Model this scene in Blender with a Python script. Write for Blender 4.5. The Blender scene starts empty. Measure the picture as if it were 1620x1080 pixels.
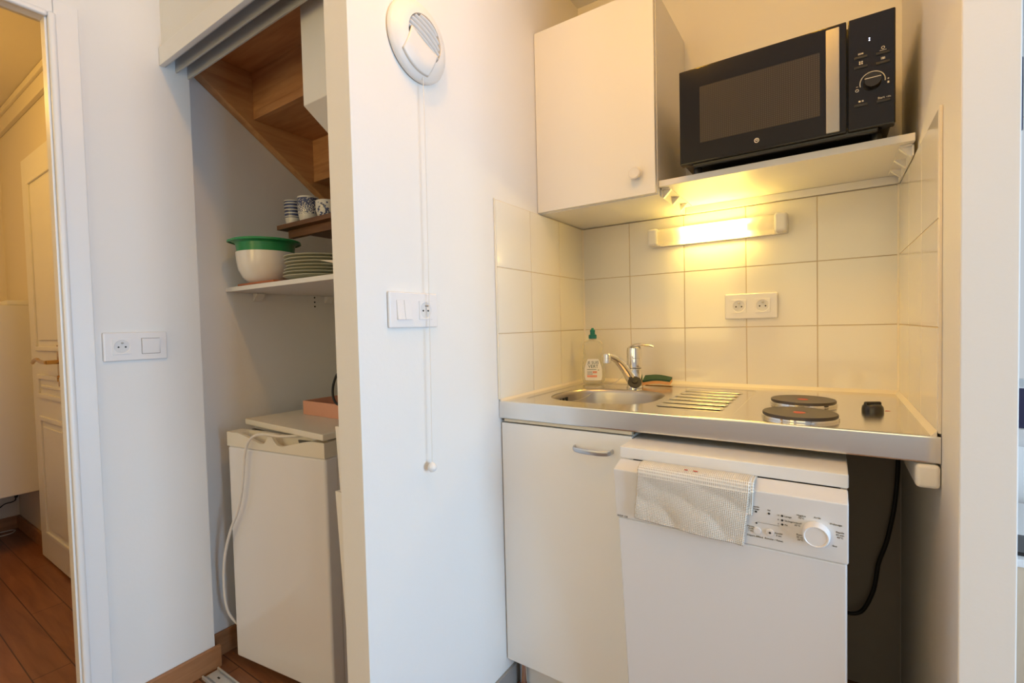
import bpy, bmesh, math, random
from mathutils import Vector, Matrix
random.seed(4)
SC = bpy.context.scene
COL = SC.collection
PI = math.pi

# ------------------------------------------------------------------ materials
def srgb(r, g, b):
    f = lambda c: (c/12.92 if c <= .04045 else ((c+.055)/1.055)**2.4)
    return (f(r/255), f(g/255), f(b/255), 1)

def pm(name, col, rough=.5, metal=0., bump=0., bscale=40., spec=None, coat=0., trans=0., var=0., vscale=3.):
    m = bpy.data.materials.new(name); m.use_nodes = True
    nt = m.node_tree; b = nt.nodes['Principled BSDF']
    b.inputs['Base Color'].default_value = col
    b.inputs['Roughness'].default_value = rough
    b.inputs['Metallic'].default_value = metal
    if spec is not None: b.inputs['Specular IOR Level'].default_value = spec
    if coat: b.inputs['Coat Weight'].default_value = coat; b.inputs['Coat Roughness'].default_value = .05
    if trans: b.inputs['Transmission Weight'].default_value = trans
    tc = nt.nodes.new('ShaderNodeTexCoord')
    if var:
        n = nt.nodes.new('ShaderNodeTexNoise'); n.inputs['Scale'].default_value = vscale; n.inputs['Detail'].default_value = 4
        nt.links.new(tc.outputs['Object'], n.inputs['Vector'])
        mx = nt.nodes.new('ShaderNodeMix'); mx.data_type = 'RGBA'
        mx.inputs[6].default_value = tuple(c*(1-var) for c in col[:3])+(1,)
        mx.inputs[7].default_value = tuple(min(1, c*(1+var)) for c in col[:3])+(1,)
        nt.links.new(n.outputs['Fac'], mx.inputs[0]); nt.links.new(mx.outputs[2], b.inputs['Base Color'])
    if bump:
        n = nt.nodes.new('ShaderNodeTexNoise'); n.inputs['Scale'].default_value = bscale; n.inputs['Detail'].default_value = 3
        nt.links.new(tc.outputs['Object'], n.inputs['Vector'])
        bp = nt.nodes.new('ShaderNodeBump'); bp.inputs['Strength'].default_value = bump; bp.inputs['Distance'].default_value = .002
        nt.links.new(n.outputs['Fac'], bp.inputs['Height']); nt.links.new(bp.outputs['Normal'], b.inputs['Normal'])
    return m

def em(name, col, strength):
    m = bpy.data.materials.new(name); m.use_nodes = True
    nt = m.node_tree; nt.nodes.clear()
    e = nt.nodes.new('ShaderNodeEmission'); e.inputs[0].default_value = col; e.inputs[1].default_value = strength
    o = nt.nodes.new('ShaderNodeOutputMaterial'); nt.links.new(e.outputs[0], o.inputs[0]); return m

def wood(name, c1, c2, axis='X', rough=.45, scale=14., planks=None):
    """streaky grain along an axis; planks=(length,width) adds a plank layout with dark joints in the XY plane"""
    m = bpy.data.materials.new(name); m.use_nodes = True
    nt = m.node_tree; b = nt.nodes['Principled BSDF']; L = nt.links.new
    b.inputs['Roughness'].default_value = rough
    tc = nt.nodes.new('ShaderNodeTexCoord'); mp = nt.nodes.new('ShaderNodeMapping')
    s = {'X': (1, 9, 9), 'Y': (9, 1, 9), 'Z': (9, 9, 1)}[axis]
    mp.inputs['Scale'].default_value = s
    L(tc.outputs['Object'], mp.inputs['Vector'])
    n = nt.nodes.new('ShaderNodeTexNoise'); n.inputs['Scale'].default_value = scale*.3; n.inputs['Detail'].default_value = 6; n.inputs['Distortion'].default_value = .6
    L(mp.outputs[0], n.inputs['Vector'])
    r = nt.nodes.new('ShaderNodeValToRGB'); r.color_ramp.elements[0].color = c1; r.color_ramp.elements[1].color = c2
    r.color_ramp.elements[0].position = .3; r.color_ramp.elements[1].position = .7
    L(n.outputs['Fac'], r.inputs[0]); out = r.outputs[0]
    if planks:
        m2 = nt.nodes.new('ShaderNodeMapping')
        m2.inputs['Location'].default_value = (.3, .082, 0)
        L(tc.outputs['Object'], m2.inputs['Vector'])
        bt = nt.nodes.new('ShaderNodeTexBrick'); bt.inputs['Scale'].default_value = 1
        bt.inputs['Brick Width'].default_value = planks[0]; bt.inputs['Row Height'].default_value = planks[1]
        bt.inputs['Mortar Size'].default_value = .0017; bt.inputs['Mortar Smooth'].default_value = .1
        bt.inputs['Color1'].default_value = (.75, .75, .75, 1); bt.inputs['Color2'].default_value = (1.12, 1.08, 1.05, 1)
        bt.inputs['Mortar'].default_value = (.22, .2, .18, 1)
        L(m2.outputs[0], bt.inputs['Vector'])
        mu = nt.nodes.new('ShaderNodeMix'); mu.data_type = 'RGBA'; mu.blend_type = 'MULTIPLY'; mu.inputs[0].default_value = 1
        L(out, mu.inputs[6]); L(bt.outputs['Color'], mu.inputs[7]); out = mu.outputs[2]
    L(out, b.inputs['Base Color'])
    return m

def steel(name, col, rough, axis='X', amount=.05):
    m = pm(name, col, rough, 1.)
    nt = m.node_tree; b = nt.nodes['Principled BSDF']; L = nt.links.new
    tc = nt.nodes.new('ShaderNodeTexCoord'); mp = nt.nodes.new('ShaderNodeMapping')
    mp.inputs['Scale'].default_value = (3, 400, 400) if axis == 'X' else (60, 60, 60)
    L(tc.outputs['Object'], mp.inputs[0])
    n = nt.nodes.new('ShaderNodeTexNoise'); n.inputs['Scale'].default_value = 1.; n.inputs['Detail'].default_value = 3; L(mp.outputs[0], n.inputs['Vector'])
    mr = nt.nodes.new('ShaderNodeMapRange'); mr.inputs[3].default_value = rough-amount; mr.inputs[4].default_value = rough+amount
    L(n.outputs['Fac'], mr.inputs[0]); L(mr.outputs[0], b.inputs['Roughness'])
    return m

M = {}
M['wall'] = pm('white_wall_paint', (.81, .795, .765, 1), .6, bump=.12, bscale=90, var=.015)
M['ceiling'] = pm('ceiling_paint', (.82, .81, .79, 1), .7)
M['trim'] = pm('white_gloss_trim', (.82, .815, .805, 1), .35, var=.02, vscale=6)
M['hall'] = pm('hall_paint', (.78, .72, .62, 1), .6, bump=.1, bscale=80)
M['tile'] = pm('cream_glazed_tile', (.82, .785, .70, 1), .08, var=.012, vscale=2.5)
M['grout'] = pm('beige_grout', (.62, .50, .33, 1), .8)
M['sealant'] = pm('cream_sealant', (.82, .75, .62, 1), .4)
M['floor'] = wood('oak_floorboards', (.20, .075, .03, 1), (.33, .14, .06, 1), 'X', .35, 12, (1.05, .10))
M['skirt'] = wood('oak_skirting', (.30, .13, .05, 1), (.42, .20, .085, 1), 'Y', .45, 14)
M['stair'] = wood('beech_stair_wood', (.44, .20, .075, 1), (.60, .31, .13, 1), 'X', .5, 16)
M['stringer'] = wood('beech_stringer_wood', (.48, .23, .09, 1), (.63, .35, .15, 1), 'Y', .5, 16)
M['shelfwood'] = wood('brown_shelf_wood', (.12, .05, .02, 1), (.22, .10, .04, 1), 'X', .5, 14)
M['lam'] = pm('cream_laminate', (.84, .83, .80, 1), .3, var=.01)
M['lamw'] = pm('white_laminate', (.82, .81, .785, 1), .32, var=.01)
M['edge'] = pm('board_edge_strip', (.72, .63, .47, 1), .4)
M['shelfw'] = pm('white_board', (.81, .795, .77, 1), .42, var=.015)
M['enamel'] = pm('white_enamel', (.78, .775, .785, 1), .22, var=.008)
M['enamel2'] = pm('white_appliance_plastic', (.78, .775, .775, 1), .35)
M['fridge'] = pm('fridge_white_enamel', (.80, .775, .77, 1), .14)
M['fridgetrim'] = pm('yellowed_fridge_plastic', (.78, .71, .58, 1), .35)
M['dark'] = pm('dark_recess', (.02, .018, .018, 1), .6)
M['seal'] = pm('grey_rubber_seal', (.12, .11, .10, 1), .6)
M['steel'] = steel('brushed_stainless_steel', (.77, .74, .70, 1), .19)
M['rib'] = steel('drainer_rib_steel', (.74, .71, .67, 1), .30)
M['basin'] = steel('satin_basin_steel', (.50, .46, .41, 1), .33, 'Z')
M['chrome'] = pm('chrome', (.82, .81, .80, 1), .06, 1.)
M['satin'] = pm('satin_grey_handle', (.55, .56, .58, 1), .32, .8)
M['alu'] = pm('painted_aluminium_track', (.56, .555, .54, 1), .38, .25)
M['strip'] = pm('brushed_silver_strip', (.34, .335, .33, 1), .36, .85)
M['brass'] = pm('worn_brass', (.62, .40, .16, 1), .25, 1.)
M['iron'] = pm('cast_iron_plate', (.075, .06, .05, 1), .38, .3, bump=.1, bscale=200)
M['red'] = pm('red_paint', (.55, .03, .02, 1), .4)
M['black'] = pm('black_plastic', (.014, .013, .013, 1), .28)
M['gloss'] = pm('gloss_black_glass', (.011, .0085, .0065, 1), .07, spec=.38)
M['rubber'] = pm('black_rubber', (.015, .015, .016, 1), .55)
M['print'] = pm('black_print', (.03, .03, .03, 1), .6)
M['printw'] = pm('light_grey_print', (.62, .60, .56, 1), .5)
M['plastic'] = pm('white_socket_plastic', (.82, .80, .79, 1), .22)
M['plastic2'] = pm('white_fitting_plastic', (.80, .78, .75, 1), .35)
M['socketwell'] = pm('white_socket_well', (.70, .69, .68, 1), .35)
M['pin'] = pm('socket_pin_hole', (.01, .01, .01, 1), .6)
M['pinmetal'] = pm('earth_pin_metal', (.45, .43, .40, 1), .35, .9)
M['cord'] = pm('white_cord', (.74, .70, .64, 1), .7)
M['cable'] = pm('white_cable_sheath', (.78, .73, .66, 1), .45)
M['green'] = pm('green_plastic_bowl', srgb(38, 140, 82), .3)
M['ceramic'] = pm('white_ceramic', (.80, .77, .72, 1), .12)
M['plate'] = pm('pale_green_stoneware', (.50, .49, .36, 1), .3)
M['cork'] = pm('terracotta_mat', (.42, .14, .06, 1), .8, bump=.3, bscale=300)
M['pink'] = pm('salmon_pink_card', (.72, .36, .24, 1), .55)
M['paper'] = pm('cream_paper', (.74, .66, .54, 1), .7)
M['sponge'] = pm('orange_sponge_foam', (.72, .38, .16, 1), .9, bump=.8, bscale=400)
M['scour'] = pm('green_scouring_pad', (.03, .085, .055, 1), .95, bump=1., bscale=600)
M['cap'] = pm('teal_cap_plastic', (.005, .16, .14, 1), .35)
M['labelpaper'] = pm('white_bottle_label', (.86, .84, .80, 1), .45)
M['coral'] = pm('coral_print', (.85, .32, .20, 1), .5)
M['darkgreen'] = pm('dark_green_print', (.02, .075, .06, 1), .5)
M['blueframe'] = pm('dark_blue_plastic', (.02, .02, .06, 1), .3)
M['beech'] = wood('pale_beech', (.62, .45, .30, 1), (.72, .56, .40, 1), 'Z', .45, 12)
M['whitetop'] = pm('white_table_top', (.85, .80, .76, 1), .4)

def glass_mat(name, col, rough):
    m = pm(name, col, rough, trans=1.); m.node_tree.nodes['Principled BSDF'].inputs['IOR'].default_value = 1.35
    return m
def soap_mat():
    # thin clear plastic holding clear liquid: mostly see-through, lightly milky
    m = bpy.data.materials.new('clear_bottle_plastic'); m.use_nodes = True
    nt = m.node_tree; nt.nodes.clear(); L = nt.links.new
    t = nt.nodes.new('ShaderNodeBsdfTransparent'); t.inputs[0].default_value = (.97, .96, .90, 1)
    p = nt.nodes.new('ShaderNodeBsdfPrincipled'); p.inputs['Base Color'].default_value = (.80, .78, .68, 1); p.inputs['Roughness'].default_value = .08
    fr = nt.nodes.new('ShaderNodeLayerWeight'); fr.inputs[0].default_value = .35
    mr = nt.nodes.new('ShaderNodeMapRange'); mr.inputs[3].default_value = .18; mr.inputs[4].default_value = .75
    mx = nt.nodes.new('ShaderNodeMixShader'); o = nt.nodes.new('ShaderNodeOutputMaterial')
    L(fr.outputs['Facing'], mr.inputs[0]); L(mr.outputs[0], mx.inputs[0]); L(t.outputs[0], mx.inputs[1]); L(p.outputs[0], mx.inputs[2]); L(mx.outputs[0], o.inputs[0])
    return m
M['soap'] = soap_mat()

def diffuser_mat():
    m = bpy.data.materials.new('frosted_lamp_diffuser'); m.use_nodes = True
    nt = m.node_tree; nt.nodes.clear(); L = nt.links.new
    t = nt.nodes.new('ShaderNodeBsdfTransparent'); t.inputs[0].default_value = (1, .97, .92, 1)
    tl = nt.nodes.new('ShaderNodeBsdfTranslucent'); tl.inputs[0].default_value = (.92, .90, .86, 1)
    d = nt.nodes.new('ShaderNodeBsdfPrincipled'); d.inputs['Base Color'].default_value = (.86, .84, .80, 1); d.inputs['Roughness'].default_value = .25
    a = nt.nodes.new('ShaderNodeMixShader'); a.inputs[0].default_value = .45
    b = nt.nodes.new('ShaderNodeMixShader'); b.inputs[0].default_value = .45
    o = nt.nodes.new('ShaderNodeOutputMaterial')
    L(tl.outputs[0], a.inputs[1]); L(d.outputs[0], a.inputs[2]); L(t.outputs[0], b.inputs[1]); L(a.outputs[0], b.inputs[2]); L(b.outputs[0], o.inputs[0])
    return m
M['diffuser'] = diffuser_mat()
M['bulb'] = em('warm_tube_glow', (1, .68, .15, 1), 105.)
M['colon'] = em('display_digit_glow', (.75, .78, 1, 1), 4.)
M['sky'] = em('overcast_daylight', (.86, .93, 1, 1), .62)

def window_mesh_mat():
    m = pm('dark_oven_glass_mesh', (.05, .04, .028, 1), .09)
    nt = m.node_tree; b = nt.nodes['Principled BSDF']; L = nt.links.new
    tc = nt.nodes.new('ShaderNodeTexCoord'); v = nt.nodes.new('ShaderNodeTexVoronoi'); v.inputs['Scale'].default_value = 210; v.inputs['Randomness'].default_value = 0
    L(tc.outputs['Object'], v.inputs['Vector'])
    r = nt.nodes.new('ShaderNodeValToRGB'); r.color_ramp.elements[0].position = .25; r.color_ramp.elements[1].position = .4
    r.color_ramp.elements[0].color = (.075, .060, .038, 1); r.color_ramp.elements[1].color = (.040, .031, .020, 1)
    L(v.outputs['Distance'], r.inputs[0]); L(r.outputs[0], b.inputs['Base Color'])
    return m
M['ovenglass'] = window_mesh_mat()

def towel_mat():
    m = pm('cream_waffle_cotton', (.82, .75, .63, 1), .95)
    nt = m.node_tree; b = nt.nodes['Principled BSDF']; L = nt.links.new
    uv = nt.nodes.new('ShaderNodeUVMap')
    sp = nt.nodes.new('ShaderNodeSeparateXYZ'); L(uv.outputs[0], sp.inputs[0])
    def wav(sock, k):
        a = nt.nodes.new('ShaderNodeMath'); a.operation = 'MULTIPLY'; a.inputs[1].default_value = k; L(sock, a.inputs[0])
        s = nt.nodes.new('ShaderNodeMath'); s.operation = 'SINE'; L(a.outputs[0], s.inputs[0])
        s2 = nt.nodes.new('ShaderNodeMath'); s2.operation = 'MULTIPLY_ADD'; s2.inputs[1].default_value = .5; s2.inputs[2].default_value = .5; L(s.outputs[0], s2.inputs[0]); return s2.outputs[0]
    p = nt.nodes.new('ShaderNodeMath'); p.operation = 'MULTIPLY'
    L(wav(sp.outputs[0], 2*PI*60/.22), p.inputs[0]); L(wav(sp.outputs[1], 2*PI*60/.22), p.inputs[1])
    mx = nt.nodes.new('ShaderNodeMix'); mx.data_type = 'RGBA'
    mx.inputs[6].default_value = (.87, .83, .75, 1); mx.inputs[7].default_value = (.58, .50, .39, 1)
    L(p.outputs[0], mx.inputs[0]); L(mx.outputs[2], b.inputs['Base Color'])
    iv = nt.nodes.new('ShaderNodeMath'); iv.operation = 'SUBTRACT'; iv.inputs[0].default_value = 1; L(p.outputs[0], iv.inputs[1])
    bp = nt.nodes.new('ShaderNodeBump'); bp.inputs['Strength'].default_value = .9; bp.inputs['Distance'].default_value = .0018
    L(iv.outputs[0], bp.inputs['Height']); L(bp.outputs['Normal'], b.inputs['Normal'])
    return m
M['towel'] = towel_mat()

def mug_mat(kind):
    m = pm('cup_glaze_'+kind, (.72, .69, .62, 1), .15)
    nt = m.node_tree; b = nt.nodes['Principled BSDF']; L = nt.links.new
    tc = nt.nodes.new('ShaderNodeTexCoord'); sp = nt.nodes.new('ShaderNodeSeparateXYZ'); L(tc.outputs['Object'], sp.inputs[0])
    navy = (.055, .07, .16, 1); cream = (.72, .69, .62, 1)
    r = nt.nodes.new('ShaderNodeValToRGB'); r.color_ramp.interpolation = 'CONSTANT'
    e = r.color_ramp.elements
    def band(z0, z1, inner):
        a = nt.nodes.new('ShaderNodeMath'); a.operation = 'GREATER_THAN'; a.inputs[1].default_value = z0; L(sp.outputs[2], a.inputs[0])
        c = nt.nodes.new('ShaderNodeMath'); c.operation = 'LESS_THAN'; c.inputs[1].default_value = z1; L(sp.outputs[2], c.inputs[0])
        d = nt.nodes.new('ShaderNodeMath'); d.operation = 'MULTIPLY'; L(a.outputs[0], d.inputs[0]); L(c.outputs[0], d.inputs[1])
        f = nt.nodes.new('ShaderNodeMath'); f.operation = 'MULTIPLY'; L(d.outputs[0], f.inputs[0]); L(inner, f.inputs[1]); return f.outputs[0]
    if kind == 'striped':
        a = nt.nodes.new('ShaderNodeMath'); a.operation = 'MULTIPLY'; a.inputs[1].default_value = 2*PI/.0118; L(sp.outputs[2], a.inputs[0])
        s = nt.nodes.new('ShaderNodeMath'); s.operation = 'SINE'; L(a.outputs[0], s.inputs[0])
        g = nt.nodes.new('ShaderNodeMath'); g.operation = 'GREATER_THAN'; g.inputs[1].default_value = -.62; L(s.outputs[0], g.inputs[0])
        fac = band(.028, .087, g.outputs[0])
    elif kind == 'speckled':
        v = nt.nodes.new('ShaderNodeTexVoronoi'); v.inputs['Scale'].default_value = 260; L(tc.outputs['Object'], v.inputs['Vector'])
        th = nt.nodes.new('ShaderNodeMapRange'); th.inputs[1].default_value = .03; th.inputs[2].default_value = .085; th.inputs[3].default_value = .42; th.inputs[4].default_value = .80
        L(sp.outputs[2], th.inputs[0])
        g = nt.nodes.new('ShaderNodeMath'); g.operation = 'LESS_THAN'; L(v.outputs['Distance'], g.inputs[0]); L(th.outputs[0], g.inputs[1])
        fac = band(.026, .083, g.outputs[0])
    else:
        v = nt.nodes.new('ShaderNodeTexNoise'); v.inputs['Scale'].default_value = 62; v.inputs['Detail'].default_value = 2; L(tc.outputs['Object'], v.inputs['Vector'])
        g = nt.nodes.new('ShaderNodeMath'); g.operation = 'GREATER_THAN'; g.inputs[1].default_value = .57; L(v.outputs['Fac'], g.inputs[0])
        fac = band(.004, .050, g.outputs[0])
    mx = nt.nodes.new('ShaderNodeMix'); mx.data_type = 'RGBA'; mx.inputs[6].default_value = cream; mx.inputs[7].default_value = navy
    L(fac, mx.inputs[0]); L(mx.outputs[2], b.inputs['Base Color']); return m

# ------------------------------------------------------------------ mesh helpers
class MB:
    def __init__(s): s.bm = bmesh.new(); s.T = Matrix.Identity(4)
    def _v(s, p): return s.bm.verts.new(s.T @ Vector(p))
    def box(s, x0, x1, y0, y1, z0, z1, bev=0., seg=2):
        t = bmesh.new()
        vs = [t.verts.new(p) for p in ((x0,y0,z0),(x1,y0,z0),(x1,y1,z0),(x0,y1,z0),(x0,y0,z1),(x1,y0,z1),(x1,y1,z1),(x0,y1,z1))]
        for f in ((3,2,1,0),(4,5,6,7),(0,1,5,4),(1,2,6,5),(2,3,7,6),(3,0,4,7)): t.faces.new([vs[i] for i in f])
        if bev: bmesh.ops.bevel(t, geom=t.edges[:], offset=bev, segments=seg, affect='EDGES', profile=.5, clamp_overlap=True)
        s.add(t); return s
    def add(s, t, mat=None):
        X = s.T if mat is None else s.T @ mat
        mp = {v: s.bm.verts.new(X @ v.co) for v in t.verts}
        for f in t.faces:
            try: s.bm.faces.new([mp[v] for v in f.verts])
            except ValueError: pass
        t.free()
    def prism(s, pts, ext, bev=0.):
        """closed polygon (3d points) extruded by vector ext"""
        t = bmesh.new(); e = Vector(ext); n = len(pts)
        a = [t.verts.new(p) for p in pts]; b = [t.verts.new(Vector(p)+e) for p in pts]
        t.faces.new(a[::-1]); t.faces.new(b)
        for i in range(n): t.faces.new((a[i], a[(i+1) % n], b[(i+1) % n], b[i]))
        bmesh.ops.recalc_face_normals(t, faces=t.faces[:])
        if bev: bmesh.ops.bevel(t, geom=t.edges[:], offset=bev, segments=2, affect='EDGES', profile=.5, clamp_overlap=True)
        s.add(t); return s
    def lathe(s, prof, org=(0,0,0), axis='Z', seg=40, caps=True, sx=1., sy=1., mat=None):
        """prof: list of (r, h)"""
        if mat is None:
            R = {'Z': Matrix.Identity(4), 'Y-': Matrix.Rotation(PI/2, 4, 'X'), 'X': Matrix.Rotation(PI/2, 4, 'Y'), 'X-': Matrix.Rotation(-PI/2, 4, 'Y'), 'Y': Matrix.Rotation(-PI/2, 4, 'X')}[axis]
            mat = Matrix.Translation(org) @ R
        t = bmesh.new(); rings = []
        for r, h in prof:
            rings.append([t.verts.new((max(r, 1e-5)*sx*math.cos(2*PI*i/seg), max(r, 1e-5)*sy*math.sin(2*PI*i/seg), h)) for i in range(seg)])
        for a, b in zip(rings, rings[1:]):
            for i in range(seg):
                j = (i+1) % seg; t.faces.new((a[i], a[j], b[j], b[i]))
        if caps:
            if prof[0][0] > 1e-4: t.faces.new(rings[0][::-1])
            if prof[-1][0] > 1e-4: t.faces.new(rings[-1])
        bmesh.ops.remove_doubles(t, verts=t.verts[:], dist=1e-6)
        bmesh.ops.recalc_face_normals(t, faces=t.faces[:])
        s.add(t, mat); return s
    def tube(s, pts, r, seg=10, smooth=0, flat=None):
        """swept round (or elliptic) tube; r is a number or one per point; flat=(a,b) scales the ellipse"""
        P = [Vector(p) for p in pts]; rr = r if isinstance(r, (list, tuple)) else [r]*len(P)
        if smooth:
            Q, q = [], []
            for i in range(len(P)-1):
                p0 = P[max(i-1, 0)]; p1 = P[i]; p2 = P[i+1]; p3 = P[min(i+2, len(P)-1)]
                for k in range(smooth):
                    t = k/smooth
                    Q.append(.5*((2*p1)+(p2-p0)*t+(2*p0-5*p1+4*p2-p3)*t*t+(3*p1-p0-3*p2+p3)*t**3)); q.append(rr[i]*(1-t)+rr[i+1]*t)
            Q.append(P[-1]); q.append(rr[-1]); P, rr = Q, q
        t = bmesh.new(); rings = []; up = Vector((0, 0, 1))
        d0 = (P[1]-P[0]).normalized()
        n = d0.cross(up); n = n if n.length > 1e-3 else Vector((1, 0, 0)); n.normalize()
        for i, p in enumerate(P):
            d = (P[min(i+1, len(P)-1)]-P[max(i-1, 0)]).normalized()
            n = (n-d*n.dot(d)).normalized(); b = d.cross(n)
            fa, fb = flat if flat else (1, 1)
            rings.append([t.verts.new(p+n*math.cos(2*PI*k/seg)*rr[i]*fa+b*math.sin(2*PI*k/seg)*rr[i]*fb) for k in range(seg)])
        for a, b in zip(rings, rings[1:]):
            for i in range(seg): t.faces.new((a[i], a[(i+1) % seg], b[(i+1) % seg], b[i]))
        t.faces.new(rings[0][::-1]); t.faces.new(rings[-1])
        bmesh.ops.recalc_face_normals(t, faces=t.faces[:])
        s.add(t); return s
    def grid(s, nu, nv, fn, uv=None):
        V = [[s._v(fn(i/nu, j/nv)) for j in range(nv+1)] for i in range(nu+1)]
        lay = s.bm.loops.layers.uv.verify() if uv else None
        for i in range(nu):
            for j in range(nv):
                f = s.bm.faces.new((V[i][j], V[i+1][j], V[i+1][j+1], V[i][j+1]))
                if uv:
                    for l, (a, b) in zip(f.loops, ((i,j),(i+1,j),(i+1,j+1),(i,j+1))): l[lay].uv = uv(a/nu, b/nv)
        return s
    def text(s, body, size, mat, align='CENTER', ext=.0002):
        """lettering lying in local XY of mat"""
        c = bpy.data.curves.new('t', 'FONT'); c.body = body; c.size = size; c.align_x = align; c.extrude = ext; c.resolution_u = 3
        o = bpy.data.objects.new('t', c); COL.objects.link(o)
        dg = bpy.context.evaluated_depsgraph_get(); me = bpy.data.meshes.new_from_object(o.evaluated_get(dg))
        t = bmesh.new(); t.from_mesh(me); s.add(t, mat)
        bpy.data.objects.remove(o); bpy.data.curves.remove(c); bpy.data.meshes.remove(me)
        return s

ORG = {}
def thing(name, label, cat, loc, group=None):
    o = bpy.data.objects.new(name, None); COL.objects.link(o); o.location = loc; o.empty_display_size = .05
    o['label'] = label; o['category'] = cat
    if group: o['group'] = group
    ORG[o.name] = Vector(loc); return o

def obj(name, mb, mat, parent=None, label=None, ang=35, loc=None, wn=True):
    me = bpy.data.meshes.new(name)
    org = ORG[parent.name] if parent is not None else None
    bm = mb.bm
    if org is None:
        if loc is None:
            xs = [v.co for v in bm.verts]
            lo = [min(c[i] for c in xs) for i in range(3)]; hi = [max(c[i] for c in xs) for i in range(3)]
            org = Vector(((lo[0]+hi[0])/2, (lo[1]+hi[1])/2, lo[2]))
        else: org = Vector(loc)
    bmesh.ops.translate(bm, verts=bm.verts[:], vec=-org)
    bmesh.ops.recalc_face_normals(bm, faces=bm.faces[:])
    bm.to_mesh(me); bm.free()
    me.materials.append(mat)
    for p in me.polygons: p.use_smooth = True
    me.set_sharp_from_angle(angle=math.radians(ang))
    o = bpy.data.objects.new(name, me); COL.objects.link(o)
    if wn: m_ = o.modifiers.new('weighted_normals', 'WEIGHTED_NORMAL'); m_.keep_sharp = True; m_.weight = 100
    if parent is not None: o.parent = parent
    else: o.location = org
    ORG[o.name] = org
    if label: o['label'] = label
    return o

def tag(o, label, cat, group=None):
    o['label'] = label; o['category'] = cat
    if group: o['group'] = group
    return o

def struct(name, mb, mat, parent=None, loc=None, ang=35):
    o = obj(name, mb, mat, parent, loc=loc, ang=ang)
    if parent is None: o['kind'] = 'structure'
    return o

def box_struct(name, mat, *b, bev=0.):
    return struct(name, MB().box(*b, bev=bev), mat)

# ------------------------------------------------------------------ room shell
W = .999                                   # alcove width
CZ = 2.378                                 # ceiling height
XL = -.895                                 # left wall face
XC = -.95                                  # closet side wall face
PY = -1.103                                # front end of the partition
FX0, FX1, FY0, FY1 = -3.3, 3.4, -4.2, 2.1
o = struct('floor', MB().box(FX0, FX1, FY0, FY1, -.06, 0), M['floor'], loc=(0, 0, 0))
box_struct('ceiling', M['ceiling'], XL-.1, FX1, FY0, FY1, CZ, CZ+.06)
# partition between closet and kitchen alcove
box_struct('wall_partition', M['wall'], -.078, 0, PY, .012, 0, CZ, bev=.002)
# alcove back wall and right wall (its end is the pillar)
box_struct('wall_back', M['wall'], -.078, W+.071, .012, .11, 0, CZ)
box_struct('wall_right', M['wall'], W+.004, W+.072, -.735, .012, 0, CZ, bev=.003)
# left wall with door opening
mb = MB(); mb.box(XL-.10, XL, -1.345, -1.025, 0, CZ); mb.box(XL-.10, XL, -2.12, -1.345, 2.0, CZ); mb.box(XL-.10, XL, FY0, -2.12, 0, CZ)
struct('wall_left', mb, M['wall'])
# closet
box_struct('wall_closet_left', M['wall'], XC-.06, XC, -1.025, -.22, 0, CZ)
box_struct('wall_closet_back', M['wall'], XC, -.078, -.25, -.20, 0, CZ)
box_struct('wall_header', M['wall'], XL, -.078, PY+.004, -1.03, 2.012, CZ)
# rest of the room
WY0, WY1 = -2.05, -.70
mb = MB(); mb.box(FX1-.06, FX1, FY0, WY0, 0, CZ); mb.box(FX1-.06, FX1, WY1, FY1, 0, CZ); mb.box(FX1-.06, FX1, WY0, WY1, 0, .12); mb.box(FX1-.06, FX1, WY0, WY1, 1.85, CZ)
struct('wall_window_side', mb, M['wall'])
box_struct('wall_behind', M['wall'], XL-.1, FX1, FY0-.06, FY0, 0, CZ)
mb = MB(); mb.box(W+.071, 1.40, FY1-.1, FY1, 0, CZ); mb.box(2.7, FX1, FY1-.1, FY1, 0, CZ); mb.box(1.40, 2.7, FY1-.1, FY1, 0, .70); mb.box(1.40, 2.7, FY1-.1, FY1, 2.2, CZ)
struct('wall_far', mb, M['wall'])
box_struct('wall_side_room', M['wall'], W+.004, W+.071, .11, FY1-.1, 0, CZ)

def window(name, along, a0, a1, z0, z1, pos, depth):
    """frame with a mullion and a pane of bright sky; along is the axis of its width"""
    f = MB(); w = .06
    def bx(p0, p1, q0, q1, r):
        if along == 'Y': f.box(pos-r, pos+r, p0, p1, q0, q1, bev=.004)
        else: f.box(p0, p1, pos-r, pos+r, q0, q1, bev=.004)
    bx(a0, a1, z0, z0+w, .03); bx(a0, a1, z1-w, z1, .03); bx(a0, a0+w, z0+w, z1-w, .03); bx(a1-w, a1, z0+w, z1-w, .03); c = (a0+a1)/2; bx(c-.04, c+.04, z0+w, z1-w, .028)
    root = struct(name, f, M['trim'])
    for k, (p0, p1) in enumerate(((a0+w, c-.04), (c+.04, a1-w))):
        g = MB()
        if along == 'Y': g.box(pos+depth, pos+depth+.006, p0, p1, z0+w, z1-w)
        else: g.box(p0, p1, pos+depth, pos+depth+.006, z0+w, z1-w)
        obj('window_pane', g, M['sky'], root)
window('window_1', 'Y', WY0, WY1, .12, 1.85, FX1-.03, .008)
window('window_2', 'X', 1.40, 2.70, .70, 2.20, FY1-.05, .008)

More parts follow.
